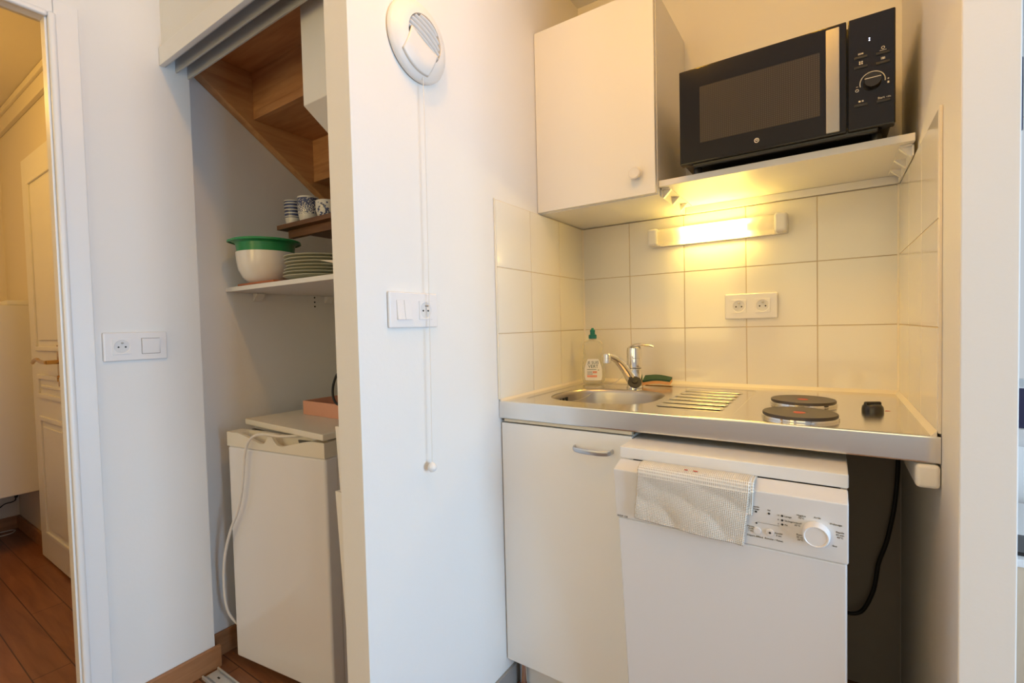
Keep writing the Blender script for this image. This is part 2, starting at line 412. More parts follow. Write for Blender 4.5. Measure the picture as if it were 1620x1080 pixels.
# tiles: real bevelled tiles on a grout bed
def tiles(name, side, cols, rows):
    g = MB(); t = MB(); gap = .0011
    def bx(m, a0, a1, z0, z1, d0, d1, bev):
        if side == 'L': m.box(d0, d1, a0, a1, z0, z1, bev=bev)
        elif side == 'R': m.box(W-d1+.004, W-d0+.004, a0, a1, z0, z1, bev=bev)
        else: m.box(a0, a1, -d1+.008, -d0+.008, z0, z1, bev=bev)
    for a0, a1 in cols:
        for z0, z1 in rows: bx(t, a0+gap, a1-gap, z0+gap, z1-gap, .001, .0062, .0012)
    bx(g, cols[0][0]+.004, cols[-1][1], rows[0][0], rows[-1][1], .0002, .0048, 0)
    r = struct(name, t, M['tile'], ang=25)
    obj('tile_grout', g, M['grout'], r)
    if side == 'B':
        for x, q in ((.0063, 1), (W-.0023, -1)):
            e = MB(); e.prism([(x-q*.0008, .0030, .905), (x+q*.0042, .0018, .905), (x, -.0026, .905), (x-q*.0008, -.0026, .905)], (0, 0, .597)); obj('corner_sealant', e, M['sealant'], r)
    if side != 'B':
        e = MB(); bx(e, cols[0][0]-.004, cols[0][0]+.0012, rows[0][0], rows[-1][1]+.003, .0002, .0050, .001); obj('edge_filler', e, M['sealant'], r)
rows = [(.905, 1.102), (1.102, 1.302), (1.302, 1.502)]
tiles('wall_left_tiles', 'L', [(-.597, -.4), (-.4, -.2), (-.2, .0005)], rows)
tiles('wall_right_tiles', 'R', [(-.592, -.4), (-.4, -.2), (-.2, .0005)], rows)
tiles('wall_back_tiles', 'B', [(.0062, .199), (.199, .399), (.399, .599), (.599, .799), (.799, .9970)], rows)

box_struct('wall_back_shade_panel', pm('under_worktop_shade', (.34, .29, .25, 1), .8, bump=.2, bscale=40), .001, W+.003, .0095, .0118, 0, .846)  # dark panel added to paint in the shade of the gap under the worktop
# skirtings
struct('baseboard_left', MB().box(XL, XL+.015, -1.30, -1.0105, 0, .0736, bev=.003), M['skirt'])
struct('baseboard_closet', MB().box(XC, XC+.013, -1.024, -.26, 0, .0815, bev=.003), M['skirt'])
struct('baseboard_partition', MB().box(0, .010, PY, -.02, 0, .066, bev=.002), pm('grey_skirting_tile', (.30, .285, .27, 1), .4))
# door casing round the opening in the left wall
t = MB()
t.box(XL-.030, XL+.004, -1.3685, -1.3455, 0, 1.985)                              # jamb lining
t.box(XL, XL+.013, -1.352, -1.300, 0, 2.022, bev=.003)                         # flat architrave
t.box(XL+.004, XL+.020, -1.364, -1.347, 0, 1.985, bev=.006, seg=3)             # rounded inner bead
t.box(XL-.030, XL+.004, -2.12, -1.3685, 1.972, 2.0)
t.box(XL, XL+.013, -2.16, -1.352, 1.980, 2.022, bev=.003)
t.box(XL+.004, XL+.020, -2.12, -1.364, 1.968, 1.985, bev=.006, seg=3)
t.box(XL-.030, XL+.004, -2.12, -2.092, 0, 1.972)
t.box(XL, XL+.013, -2.165, -2.113, 0, 1.98, bev=.003)
struct('trim_1', t, M['trim'])

# ------------------------------------------------------------------ hall beyond the door
HX = -3.19; HY = -1.072
box_struct('wall_hall_side', M['hall'], HX, XL-.10, HY, HY+.05, 0, CZ)
box_struct('wall_hall_end', M['hall'], HX-.06, HX, -2.6, HY+.05, 0, CZ)
box_struct('wall_hall_near', M['hall'], HX-.06, XL-.10, -2.66, -2.6, 0, CZ)
box_struct('ceiling_hall', M['hall'], HX-.06, XL-.10, -2.66, HY+.05, CZ, CZ+.06)
struct('baseboard_hall', MB().box(HX, -2.56, HY-.014, HY, 0, .075, bev=.003), M['skirt'])
struct('baseboard_hall_end', MB().box(HX, HX+.014, -2.6, HY-.014, 0, .075, bev=.003), M['skirt'])
t = MB(); t.box(HX, XL-.104, HY-.020, HY, 2.272, CZ-.001, bev=.004); t.box(HX, XL-.104, HY-.034, HY-.018, 2.345, CZ-.001, bev=.005)
struct('trim_2', t, M['hall'])
# door leaf in the hall (structure: door_1) with moulded panels and a brass lever
d = MB(); x0, x1 = -2.53, -1.80
d.box(x0, x1, HY-.040, HY-.002, .012, 2.005, bev=.003)
def panel(xa, xb, za, zb):
    y = HY-.040
    for (a0, a1, b0, b1) in ((xa, xb, za, za+.022), (xa, xb, zb-.022, zb), (xa, xa+.022, za+.022, zb-.022), (xb-.022, xb, za+.022, zb-.022)):
        d.box(a0, a1, y-.008, y+.002, b0, b1, bev=.0035)
    d.box(xa+.05, xb-.05, y-.006, y+.002, za+.05, zb-.05, bev=.0055)
panel(x0+.115, x1-.115, .14, .74); panel(x0+.115, x1-.115, .83, .945); panel(x0+.115, x1-.115, 1.06, 1.89)
door = struct('door_1', d, M['trim'])
h = MB(); yh = HY-.041; zh = 1.013
h.box(-2.075, -2.035, yh-.005, yh+.001, .90, 1.09, bev=.002)
h.tube([(-2.055, yh, zh), (-2.055, yh-.045, zh)], .009, 12)
h.tube([(-2.055, yh-.045, zh), (-2.10, yh-.047, zh+.001), (-2.15, yh-.047, zh+.004), (-2.19, yh-.047, zh+.012), (-2.23, yh-.048, zh+.006), (-2.262, yh-.048, zh-.006)], [.008, .0085, .008, .0075, .0085, .007], 12, smooth=4)
obj('lever_handle', h, M['brass'], door)
k = MB(); k.tube([(-2.055, yh-.004, .945), (-2.055, yh-.012, .945)], .007, 12); k.box(-2.0575, -2.0525, yh-.0125, yh-.004, .925, .945)
obj('keyhole_cover', k, M['brass'], door)
# white boxed panel at the end of the hall
c = MB(); c.box(HX+.001, HX+.51, -2.2, HY-.003, .310, 1.296, bev=.004)
b = obj('boxed_panel', c, M['trim'], None)
tag(b, 'white boxed-in panel hung on the hall end wall above a dangling cable', 'panel')
c = MB(); c.box(HX+.30, HX+.50, -1.16, HY-.003, 1.2965, 1.322, bev=.006)
tag(obj('ledge_block', c, M['trim']), 'small white block sitting on top of the hall panel in the corner', 'block')
c = MB(); c.tube([(-3.17, -1.074, .30), (-3.17, -1.076, .225), (-3.17, -1.088, .20), (-3.17, -1.09, .172), (-3.17, -1.107, .163), (-3.17, -1.133, .161), (-3.17, -1.155, .145), (-3.17, -1.20, .10), (-3.165, -1.28, .085)], .003, 8, smooth=5)
t = thing('black_cable', 'thin black cable dangling beneath the white hall panel', 'cable', (-3.17, -1.1, .085))
obj('wire', c, M['rubber'], t)
c = MB(); c.tube([(-3.17, -1.080, .212), (-3.17, -1.0885, .186)], .0075, 10); obj('inline_switch', c, M['rubber'], t)
c = MB(); c.tube([(-3.17, -1.45, .004), (-3.165, -1.22, .004), (-3.15, -1.112, .004), (-3.10, -1.118, .004), (-3.085, -1.15, .004), (-3.09, -1.22, .004), (-3.12, -1.5, .004)], .003, 8, smooth=6)
tag(obj('floor_cable', c, M['cable']), 'thin white cable looping on the wooden hall floor', 'cable')

# ------------------------------------------------------------------ closet: sliding track, stairs, boxed casing
tr = thing('sliding_door_track', 'double-channel sliding door track with white fascia above the closet opening', 'track', (-.487, -1.065, 1.95))
x0, x1 = XL+.001, -.0785
m = MB(); m.box(x0, x1, -1.108, -1.094, 1.956, 2.011, bev=.002); obj('fascia', m, M['shelfw'], tr)
m = MB()
m.box(x0, x1, -1.094, -1.024, 2.0, 2.011)
m.box(x0, x1, -1.094, -1.091, 1.958, 2.0); m.box(x0, x1, -1.064, -1.059, 1.952, 2.0, bev=.001); m.box(x0, x1, -1.030, -1.024, 1.946, 2.0, bev=.001)
m.box(x0, x1, -1.083, -1.080, 1.99, 2.0); m.box(x0, x1, -1.047, -1.044, 1.99, 2.0)
obj('channel', m, M['alu'], tr)

st = thing('staircase', 'wooden closed-riser staircase seen from underneath inside the closet', 'staircase', (-.6, -.6, 1.3))
SX0, SX1 = XC+.001, -.345
def zlow(y): return 1.983-.687*(y+.984)
m = MB(); ya, yb = -1.022, -.262
m.prism([(SX0, ya, zlow(ya)), (SX0, yb, zlow(yb)), (SX0, yb, zlow(yb)+.30), (SX0, ya, min(zlow(ya)+.30, CZ-.01))], (.040, 0, 0), bev=.003)
obj('stringer', m, M['stringer'], st)
rise, run = .168, .2365; sx = SX0+.041
yr = -.8125; zt = 1.894
for k in range(-1, 3):
    y = yr+run*k; z = zt-rise*k
    y1 = min(y+run+.028, -.256); zr = z+rise-.001
    if y1-y > .05 and y < -.3:
        m = MB(); m.box(sx, SX1, max(y-.001, -1.02), y1, z, z+.030, bev=.003); obj('tread', m, M['stair'], st)
    if y > -1.02 and y < -.27:
        m = MB(); m.box(sx, SX1, y+.001, y+.021, z+.0305, min(zr, CZ-.005)); obj('riser', m, M['stair'], st)
# lit front faces of risers reach down over the tread edge; white casing on the right of the flight
m = MB(); y0 = -.985; y1 = -.72
m.prism([(SX1+.004, y0, 1.727), (SX1+.004, y0, CZ-.002), (SX1+.004, y1, CZ-.002), (SX1+.004, y1, 1.727-.684*(y1-y0))], (.257, 0, 0), bev=.002)
tag(obj('stair_casing', m, M['wall']), 'white boxed casing with sloped underside beside the wooden stairs', 'casing')

# ------------------------------------------------------------------ closet: shelves and what stands on them
t = thing('closet_shelf', 'white board shelf in the closet carrying bowls and plates', 'shelf', (-.51, -.6, 1.268))
obj('board', MB().box(XC+.001, -.0785, -.915, -.47, 1.269, 1.284, bev=.001), M['shelfw'], t)
for y in (-.805, -.505):
    m = MB(); m.prism([(XC+.001, y-.016, 1.2685), (XC+.030, y-.016, 1.2685), (XC+.030, y-.016, 1.262), (XC+.008, y-.016, 1.240), (XC+.001, y-.016, 1.240)], (0, .032, 0), bev=.002)
    obj('shelf_support', m, M['plastic2'], t)
m = MB()
for z in (1.262, 1.243, 1.225): m.lathe([(.0035, 0), (.0035, .0008)], (XC+.0002, -.565, z), 'X', 12)
obj('peg_holes', m, M['pin'], t)

t = thing('mug_shelf', 'brown wooden shelf under the stairs carrying three cups', 'shelf', (-.46, -.5, 1.45))
obj('board', MB().box(-.838, -.0785, -.782, -.34, 1.492, 1.508, bev=.001), M['shelfwood'], t)
obj('cleat', MB().box(-.81, -.0785, -.755, -.735, 1.463, 1.4915, bev=.001), M['shelfwood'], t)

def bowl(name, org, prof_o, prof_i, mat, label, cat):
    m = MB(); m.lathe(prof_o+prof_i, org, 'Z', 56, caps=True); return tag(obj(name, m, mat, loc=org), label, cat)
mat_ = MB(); mat_.box(-.872, -.645, -.913, -.74, 1.2845, 1.2915, bev=.003)
tag(obj('trivet_mat', mat_, M['cork']), 'flat terracotta mat lying under the stacked bowls', 'mat')
bowl('mixing_bowl', (-.80, -.845, 1.292), [(.045, 0), (.055, .001), (.075, .018), (.088, .045), (.0935, .075), (.095, .104)], [(.092, .104), (.090, .075), (.085, .048), (.07, .02), (.0, .005)], M['ceramic'], 'round white ceramic bowl holding a green bowl', 'bowl')
m = MB(); m.lathe([(.06, 0), (.066, .001), (.080, .035), (.0885, .07), (.092, .098), (.097, .103), (.107, .107), (.1085, .103), (.1115, .1035), (.1105, .1105), (.095, .1095), (.088, .100), (.084, .07), (.076, .036), (.06, .006), (0, .005)], (-.80, -.845, 1.3265), 'Z', 56)
# pouring lip on the left of the rim
gb = obj('salad_bowl', m, M['green'], loc=(-.80, -.845, 1.3265))
for v in gb.data.vertices:
    a = math.atan2(v.co.y, v.co.x)-math.atan2(-.098, -.055); a = (a+PI) % (2*PI)-PI
    r = math.hypot(v.co.x, v.co.y)
    if r > .08 and abs(a) < .35: k = 1+.07*math.cos(a/.35*PI/2)**2*(r-.08)/.03; v.co.x *= k; v.co.y *= k
tag(gb, 'green plastic bowl with pouring lip nested in the white bowl', 'bowl')

m = MB(); m.lathe([(.07, 0), (.073, .0006), (.077, .003), (.098, .0075), (.115, .013), (.1155, .0148), (.113, .0155), (.096, .0105), (.076, .006), (0, .005)], (0, 0, 0), 'Z', 56)
pl0 = obj('dinner_plate', m, M['plate'], loc=(0, 0, 0))
names = ['bottom pale green plate of the stack on the white closet shelf', 'second pale green plate from the bottom of the stack', 'third pale green plate from the bottom of the stack', 'middle pale green plate of the stack of seven',
         'third pale green plate from the top of the stack', 'second pale green plate from the top of the stack', 'topmost pale green plate of the stack on the white shelf']
for i, lb in enumerate(names):
    p = pl0 if i == 0 else pl0.copy()
    if i: COL.objects.link(p)
    k = 1 if i < 2 else .975
    p.location = (-.55+random.uniform(-.003, .003), -.80+random.uniform(-.003, .003), 1.2843+i*.0104); p.rotation_euler = (0, 0, i); p.scale = (k, k, 1)
    tag(p, lb, 'plate', 'stack of pale green plates')
m = MB(); m.prism([(-.400, -.913, 1.3285), (-.25, -.913, 1.3165), (-.25, -.913, 1.2841), (-.285, -.913, 1.2841), (-.335, -.913, 1.314)], (0, .0012, 0))
tag(obj('paper_card', m, M['paper']), 'cream paper card with pointed corner propped against the plate stack', 'card')

def cup(loc, r, h, mat, label):
    m = MB(); m.lathe([(r*.62, 0), (r*.72, .001), (r*.86, h*.16), (r*.95, h*.36), (r, h*.65), (r, h), (r-.003, h), (r-.003, h*.6), (r*.8, h*.16), (0, h*.08)], loc, 'Z', 40)
    return tag(obj('tea_cup', m, mat, loc=loc), label, 'cup', 'cups on the wooden shelf')
cup((-.805, -.735, 1.5085), .031, .090, mug_mat('striped'), 'tall white cup with blue stripes, leftmost on the wooden shelf')
cup((-.712, -.735, 1.5085), .037, .088, mug_mat('speckled'), 'blue speckled white cup between the striped and the floral cup')
cup((-.606, -.735, 1.5085), .037, .058, mug_mat('floral'), 'short white cup with dark blue flowers beside the partition')

# ------------------------------------------------------------------ fridge
RZ = lambda a, c: Matrix.Translation(c) @ Matrix.Rotation(a, 4, 'Z')
fr = thing('fridge', 'small white table-top fridge with door ajar inside the closet', 'fridge', (-.63, -.70, 0))
TB = RZ(math.radians(-3.05), (-.879, -.903, 0))       # slab frame: x along its front edge, y to the back
m = MB(); m.T = TB; m.box(.008, .470, .028, .50, .03, .797, bev=.004); obj('body', m, M['fridge'], fr)
m = MB(); m.T = TB; m.box(0, .486, 0, .52, .8025, .8225, bev=.004); obj('worktop', m, M['fridgetrim'], fr, 'slightly yellowed worktop slab')
m = MB(); m.T = TB; m.box(.012, .466, .016, .028, .05, .785, bev=.002); obj('door_seal', m, M['seal'], fr, 'grey rubber door seal')
for x, y in ((.03, .06), (.45, .06), (.03, .47), (.45, .47)):
    m = MB(); m.T = TB; m.lathe([(.016, 0), (.016, .008), (.010, .010), (.010, .03)], (x, y, 0), 'Z', 16); obj('foot', m, M['black'], fr)
TD = RZ(math.radians(7.4), (-.847, -.979, 0))
wd = .452
m = MB(); m.T = TD; m.box(0, wd, 0, .052, .028, .748, bev=.009, seg=3); dr = obj('door', m, M['fridge'], fr)
# plastic head of the door with two scooped hand grips
m = MB(); m.T = TD
def scoop(x):
    z = .795
    for c0, c1, s in ((.055, .205, 1), (.225, .40, -1)):
        if c0 < x < c1:
            u = (x-c0)/(c1-c0); u = u if s > 0 else 1-u
            z = .795-.026*min(1, (u/.72))**1.2 if u < .86 else .795-.026*max(0, (1-u)/.14)**.7
    return z
N = 90; xs = [wd*i/N for i in range(N+1)]
def headf(u, v):
    x = wd*u; zz = scoop(x); z0 = .7485
    if v < .3: return (x, -.001+.002*0, z0+(zz-z0)*v/.3)
    if v < .45: return (x, -.001+.010*(v-.3)/.15, zz)
    if v < .6: return (x, .009+.004*(v-.45)/.15, zz-(zz-.760)*0-(0 if zz > .794 else (zz-.757)*(v-.45)/.15))
    if v < .8: return (x, .013+.022*(v-.6)/.2, zz if zz > .794 else .757)
    if v < .9: return (x, .035+.003*(v-.8)/.1, (zz if zz > .794 else .757)+(0 if zz > .794 else (.795-.757)*(v-.8)/.1))
    return (x, .038+.013*(v-.9)/.1, .795)
m.grid(N, 20, headf)
m.box(0, wd, .0505, .052, .7485, .795); m.box(0, .001, -.001, .0505, .7485, .795); m.box(wd-.001, wd, -.001, .0505, .7485, .795); m.box(.001, wd-.001, 0, .0505, .7485, .7565)
obj('door_grip_strip', m, M['fridgetrim'], dr, 'yellowed plastic strip with hand grips along the door top', ang=50)

c = MB(); c.tube([(-.52, -.88, .7985), (-.582, -.942, .7995), (-.628, -.9635, .805), (-.673, -.972, .800), (-.706, -.9775, .782), (-.729, -.982, .739), (-.745, -.985, .644), (-.769, -.989, .557), (-.82, -.996, .465), (-.857, -.999, .372), (-.872, -.998, .282), (-.873, -.992, .195), (-.868, -.975, .145), (-.860, -.952, .115), (-.872, -.90, .08), (-.895, -.80, .02)], .0042, 10, smooth=6)
tag(obj('power_cable', c, M['cable']), 'white power cable hanging over the fridge door front', 'cable')

# pink tray on the fridge with black things in it
TT = RZ(math.radians(-1.), (-.764, -.7524, 0))
m = MB(); m.T = TT; z0 = .823; z1 = .872
m.box(0, .34, 0, .25, z0, z0+.003); m.box(0, .34, 0, .003, z0+.003, z1); m.box(0, .34, .247, .25, z0+.003, z1); m.box(0, .003, .003, .247, z0+.003, z1); m.box(.337, .34, .003, .247, z0+.003, z1)
tag(obj('storage_tray', m, M['pink']), 'shallow salmon pink box tray standing on the fridge top', 'tray')
m = MB(); m.T = TT; m.box(.10, .25, .07, .20, .8265, .852, bev=.004)
tag(obj('folded_paper', m, M['paper']), 'pale folded papers lying inside the pink tray', 'paper')
m = MB(); m.tube([(-.545, -.735, .95), (-.548, -.735, .915), (-.548, -.735, .888), (-.548, -.735, .8545)], [.012, .016, .016, .012], 14, smooth=3)
tag(obj('adapter_plug', m, M['rubber']), 'black plug adapter standing in the pink tray', 'adapter')
c = MB(); c.tube([(-.50, -.745, 1.01), (-.545, -.755, .985), (-.572, -.758, .945), (-.578, -.759, .905), (-.562, -.7605, .880), (-.53, -.7605, .872), (-.48, -.760, .876)], .0042, 10, smooth=6)
tag(obj('black_cord_loop', c, M['rubber']), 'black cord bent in a loop over the pink tray edge', 'cord')

# boards leaning inside the partition
m = MB(); m.prism([(-.098, -1.098, .908), (-.0795, -1.098, .908), (-.0795, -1.098, .76), (-.0875, -1.098, .76)], (0, .03, 0), bev=.002)
m.prism([(-.098, -1.068, .908), (-.0795, -1.068, .908), (-.0795, -1.068, .76), (-.0875, -1.068, .76)], (0, .3, 0))
tag(obj('offcut_board', m, M['shelfw']), 'short white board with slanted edge fixed high inside the partition edge', 'board')
m = MB(); m.prism([(-.109, -1.095, .757), (-.0795, -1.095, .757), (-.0795, -1.095, 0.0), (-.080, -1.095, 0.0), (-.081, -1.095, .35)], (0, .4, 0))
tag(obj('leaning_panel', m, M['shelfw']), 'tall white panel leaning inside the partition beside the fridge', 'panel')

# metal runner lying on the floor
t = thing('floor_track', 'pale metal sliding runner lying on the floor before the fridge', 'runner', (-.77, -1.055, 0))
TR = RZ(math.radians(0), (-.872, -1.078, 0))
m = MB(); m.T = TR; m.box(0, .60, 0, .052, .0005, .003, bev=.0005); m.box(0, .60, 0, .005, .003, .011, bev=.001); m.box(0, .60, .047, .052, .003, .011, bev=.001)
obj('outer_rail', m, M['alu'], t)
m = MB(); m.T = TR; m.box(.012, .60, .012, .040, .0032, .010, bev=.001); obj('inner_rail', m, M['alu'], t)
for x in (.05, .17, .30):
    m = MB(); m.T = TR; m.box(x, x+.012, .024, .029, .0101, .0106); obj('screw_slot', m, M['pin'], t, 'dark screw slot in the runner')

# ------------------------------------------------------------------ sockets and switches
def plate(root_name, label, frame, order, cat, group=None):
    """frame: Matrix with x along the wall to the right, y up, z out of the wall; 158 x 84 mm double plate"""
    t = thing(root_name, label, cat, frame @ Vector((0, -.042, 0)), group)
    m = MB(); m.T = frame; m.box(-.079, .079, -.042, .042, .0003, .009, bev=.004, seg=3); obj('cover_plate', m, M['plastic'], t)
    for k, cx in ((0, -.0355), (1, .0355)):
        kind = order[k]
        if kind == 'socket':
            m = MB(); m.T = frame; h = .0225
            # square insert with a round well
            seg = 40; tb = bmesh.new()
            def ring(r, z): return [tb.verts.new((cx+r*math.cos(2*PI*i/seg), r*math.sin(2*PI*i/seg), z)) for i in range(seg)]
            def sq(z, hh):
                out = []
                for i in range(seg):
                    c_, s_ = math.cos(2*PI*i/seg), math.sin(2*PI*i/seg); q = hh/max(abs(c_), abs(s_)); out.append(tb.verts.new((cx+q*c_, q*s_, z)))
                return out
            R_ = [sq(.0088, h), sq(.0112, h-.0004), ring(.0195, .0112), ring(.0188, .0105), ring(.0178, .0094)]
            for a, b in zip(R_, R_[1:]):
                for i in range(seg): tb.faces.new((a[i], a[(i+1) % seg], b[(i+1) % seg], b[i]))
            tb.faces.new(R_[-1]); m.add(tb)
            so = obj('socket', m, M['plastic'], t)
            m = MB(); m.T = frame; m.lathe([(.0186, .0094), (.0186, .0097), (0, .0097)], (cx, 0, 0), 'Z', 40); obj('socket_well', m, M['socketwell'], so)
            for dx in (-.0085, .0085):
                m = MB(); m.T = frame; m.lathe([(.0024, .0097), (.0024, .0101), (0, .0101)], (cx+dx, -.001, 0), 'Z', 16); obj('pin_hole', m, M['pin'], so)
            m = MB(); m.T = frame; m.lathe([(.0024, .0097), (.0024, .0175), (.0012, .019), (0, .019)], (cx, .0105, 0), 'Z', 14); obj('earth_pin', m, M['pinmetal'], so)
        elif kind == 'double':
            for s in (-1, 1):
                m = MB(); m.T = frame; a0 = cx-.0225 if s < 0 else cx+.0004; a1 = cx-.0004 if s < 0 else cx+.0225
                m.prism([(a0, -.0225, .0088), (a0, -.0225, .0150), (a0, .0225, .0105), (a0, .0225, .0088)], (a1-a0, 0, 0), bev=.0006)
                obj('rocker', m, M['plastic'], t)
        else:
            m = MB(); m.T = frame
            m.prism([(cx-.0225, -.0225, .0088), (cx-.0225, -.0225, .0105), (cx-.0225, .0225, .0145), (cx-.0225, .0225, .0088)], (.045, 0, 0), bev=.0006)
            obj('rocker', m, M['plastic'], t)
            m = MB(); m.T = frame; m.box(cx-.0236, cx+.0236, -.0236, .0236, .0089, .00915); obj('rocker_gap', m, M['seal'], t)
    return t
def fr_X(y, z, x=0.): # plate on a wall facing +X; plate-right is +Y
    return Matrix(((0, 0, 1, x), (1, 0, 0, y), (0, 1, 0, z), (0, 0, 0, 1)))
def fr_Y(x, z, y=0.): # plate on a wall facing -Y
    return Matrix(((1, 0, 0, x), (0, 0, -1, y), (0, 1, 0, z), (0, 0, 0, 1)))
plate('switch_socket_plate', 'white double plate with rocker switch and socket behind the hanging pull cord', fr_X(-.943, 1.1675), ('double', 'socket'), 'socket')
plate('socket_switch_plate', 'white double plate with socket and rocker switch beside the hall door casing', fr_X(-1.2035, 1.0915, XL), ('socket', 'rocker'), 'socket')
plate('double_socket', 'double white socket plate on the tiles under the lit lamp', fr_Y(.6125, 1.171, .0017), ('socket', 'socket'), 'socket')

# ------------------------------------------------------------------ round air vent with pull cord
VC = Vector((0, -.905, 1.812))
FV = fr_X(VC.y, VC.z)
v = thing('air_vent', 'round white wall air vent with louvres and long pull cord', 'vent', (0, VC.y, VC.z-.09))
m = MB(); m.T = FV; m.lathe([(.090, .0004), (.0935, .004), (.0935, .010), (.090, .016), (.078, .026), (.064, .032), (.054, .033), (.0535, .030), (.0535, .014), (0, .014)], (0, 0, 0), 'Z', 64); obj('housing', m, M['plastic2'], v, ang=50)
# louvres: curved slats in the upper part of the opening, the whole insert turned a little
FR = FV @ Matrix.Rotation(math.radians(-22), 4, 'Z')
for i, yy in enumerate((.043, .030, .017, .004, -.008)):
    m = MB(); m.T = FR; r = .053; half = math.sqrt(max(r*r-yy*yy, 1e-6))
    m.grid(18, 3, lambda u, w: ((u*2-1)*half*.985, yy-.010*w*.6+.004*(1-(2*u-1)**2), .0325-.016*w+.003*(1-(2*u-1)**2)))
    o = obj('louvre', m, M['plastic2'], v); sm = o.modifiers.new('s', 'SOLIDIFY'); sm.thickness = .0022
HP = [(.0, .0338), (.054, .0338), (.064, .032), (.078, .026), (.090, .016)]
def dome(r):
    for (r0, h0), (r1, h1) in zip(HP, HP[1:]):
        if r <= r1: return h0+(h1-h0)*(r-r0)/(r1-r0)
    return .016
def fan(k, lift):   # flat shutter following the dome below the slats
    def f(u, w):
        x = .0455*k*(2*u-1)*(1-.04*w); yt = -.009*k-.004*(1-(2*u-1)**2); yb = -math.sqrt((.0815*k)**2-x*x)
        y = yt+(yb-yt)*w+(k-1)*.0; return (x, y, dome(math.hypot(x, y))+lift)
    return f
m = MB(); m.T = FR; m.grid(24, 16, fan(1, .0016)); o = obj('shutter', m, M['plastic2'], v, ang=60); sm = o.modifiers.new('s', 'SOLIDIFY'); sm.thickness = .0012; sm.offset = 0
m = MB(); m.T = FR; m.grid(24, 16, fan(1.014, .0004)); o = obj('shutter_gap', m, M['cord'], v, ang=60); sm = o.modifiers.new('s', 'SOLIDIFY'); sm.thickness = .0004; sm.offset = 0
m = MB(); m.T = FV; m.lathe([(.052, .0141), (.052, .0146), (0, .0146)], (0, 0, 0), 'Z', 40); obj('dark_opening', m, M['socketwell'], v)
m = MB(); m.tube([(.016, -.9035, 1.722), (.0205, -.9035, 1.705), (.0215, -.9045, 1.45), (.0215, -.908, 1.1), (.021, -.9125, .797)], .0009, 6, smooth=4); cd = obj('pull_cord', m, M['cord'], v)
m = MB(); m.lathe([(0, -.0115), (.006, -.0102), (.0103, -.005), (.0117, 0), (.0103, .005), (.006, .0102), (.0018, .0130), (0, .0135)], (.021, -.9127, .783), 'Z', 24); obj('cord_bead', m, M['plastic2'], cd)

# ------------------------------------------------------------------ wall cabinet, microwave shelf
t = thing('wall_cabinet', 'white wall cabinet with round knob hanging above the sink', 'cabinet', (.2, -.17, 1.508))
m = MB(); m.box(.002, .407, -.3235, .0105, 1.5045, 2.108, bev=.001); obj('carcass', m, M['lamw'], t)
m = MB(); m.box(.0015, .4045, -.3415, -.3255, 1.5070, 2.107, bev=.0012); d_ = obj('door', m, M['lamw'], t)
m = MB(); m.lathe([(.008, 0), (.008, .010), (.0165, .013), (.0190, .018), (.0185, .023), (.0150, .0255), (.0130, .0243), (0, .0240)], (.3485, -.3412, 1.570), 'Y-', 32); obj('knob', m, M['plastic2'], d_)

t = thing('microwave_shelf', 'white board shelf carrying the microwave above the lamp', 'shelf', (.7, -.17, 1.51))
obj('board', MB().box(.4085, W-.0035, -.322, .004, 1.527, 1.545, bev=.0012), M['shelfw'], t)
obj('back_batten', MB().box(.4085, W-.0035, -.006, .004, 1.5035, 1.5265, bev=.001), M['shelfw'], t)
for side in (0, 1):
    xa, s = ((.4080, 1), (W-.0035, -1))[side]
    m = MB()
    m.box(min(xa, xa+s*.003), max(xa, xa+s*.003), -.30, -.02, 1.500, 1.5265); m.box(min(xa, xa+s*.026), max(xa, xa+s*.026), -.30, -.02, 1.5238, 1.5266)
    for y in (-.285, -.185, -.085): m.prism([(xa+s*.003, y, 1.500), (xa+s*.003, y, 1.5238), (xa+s*.026, y, 1.5238)], (0, .012, 0))
    obj('shelf_bracket', m, M['plastic2'], t)

# ------------------------------------------------------------------ microwave
mw = thing('microwave', 'black microwave oven with silver handle strip on the white shelf', 'microwave', (.72, -.2, 1.5455))
X0, X1, Yf, Z0, Z1 = .482, .956, -.367, 1.562, 1.819
m = MB(); m.box(X0+.006, X1-.006, Yf+.030, -.030, Z0+.002, Z1-.003, bev=.004); m.box(X0+.03, X1-.03, Yf+.012, Yf+.034, 1.556, 1.575, bev=.004); obj('body', m, M['black'], mw)
m = MB(); m.box(X0, .8655, Yf, Yf+.030, Z0, Z1, bev=.003); d_ = obj('door', m, M['gloss'], mw)
m = MB(); m.box(.536, .8125, Yf-.0006, Yf+.002, 1.613, 1.764); obj('window', m, M['ovenglass'], d_, 'dark see-through oven window')
m = MB(); m.box(.8245, .8520, Yf-.007, Yf+.001, Z0+.004, Z1-.010, bev=.002); obj('handle', m, M['strip'], d_, 'brushed silver handle strip')
m = MB(); lf = fr_Y(.675, 1.5875, Yf)
m.lathe([(.0042, 0), (.0042, .0004), (.0060, .0004), (.0060, 0)], mat=lf, seg=28, caps=False)
m.T = lf; m.box(-.0022, .0020, -.0012, .0000, 0, .0004); m.box(-.0022, -.0012, -.001, .0025, 0, .0004); m.box(-.0015, .0022, .0016, .0024, 0, .0004); m.box(.0014, .0024, -.002, .002, 0, .0004)
obj('emblem', m, M['printw'], d_, 'small round silver emblem')
m = MB(); m.box(.8680, X1, Yf, Yf+.030, Z0, Z1, bev=.003); cp = obj('control_panel', m, M['gloss'], mw)
m = MB(); m.lathe([(.0175, 0), (.0175, .004), (.0165, .012), (.0155, .0135), (0, .0135)], (.914, Yf-.0002, 1.6655), 'Y-', 36); obj('dial', m, M['black'], cp)
m = MB(); m.box(.899, .929, Yf-.0142, Yf-.0135, 1.6685, 1.6700); obj('dial_marker', m, M['printw'], cp)
m = MB()
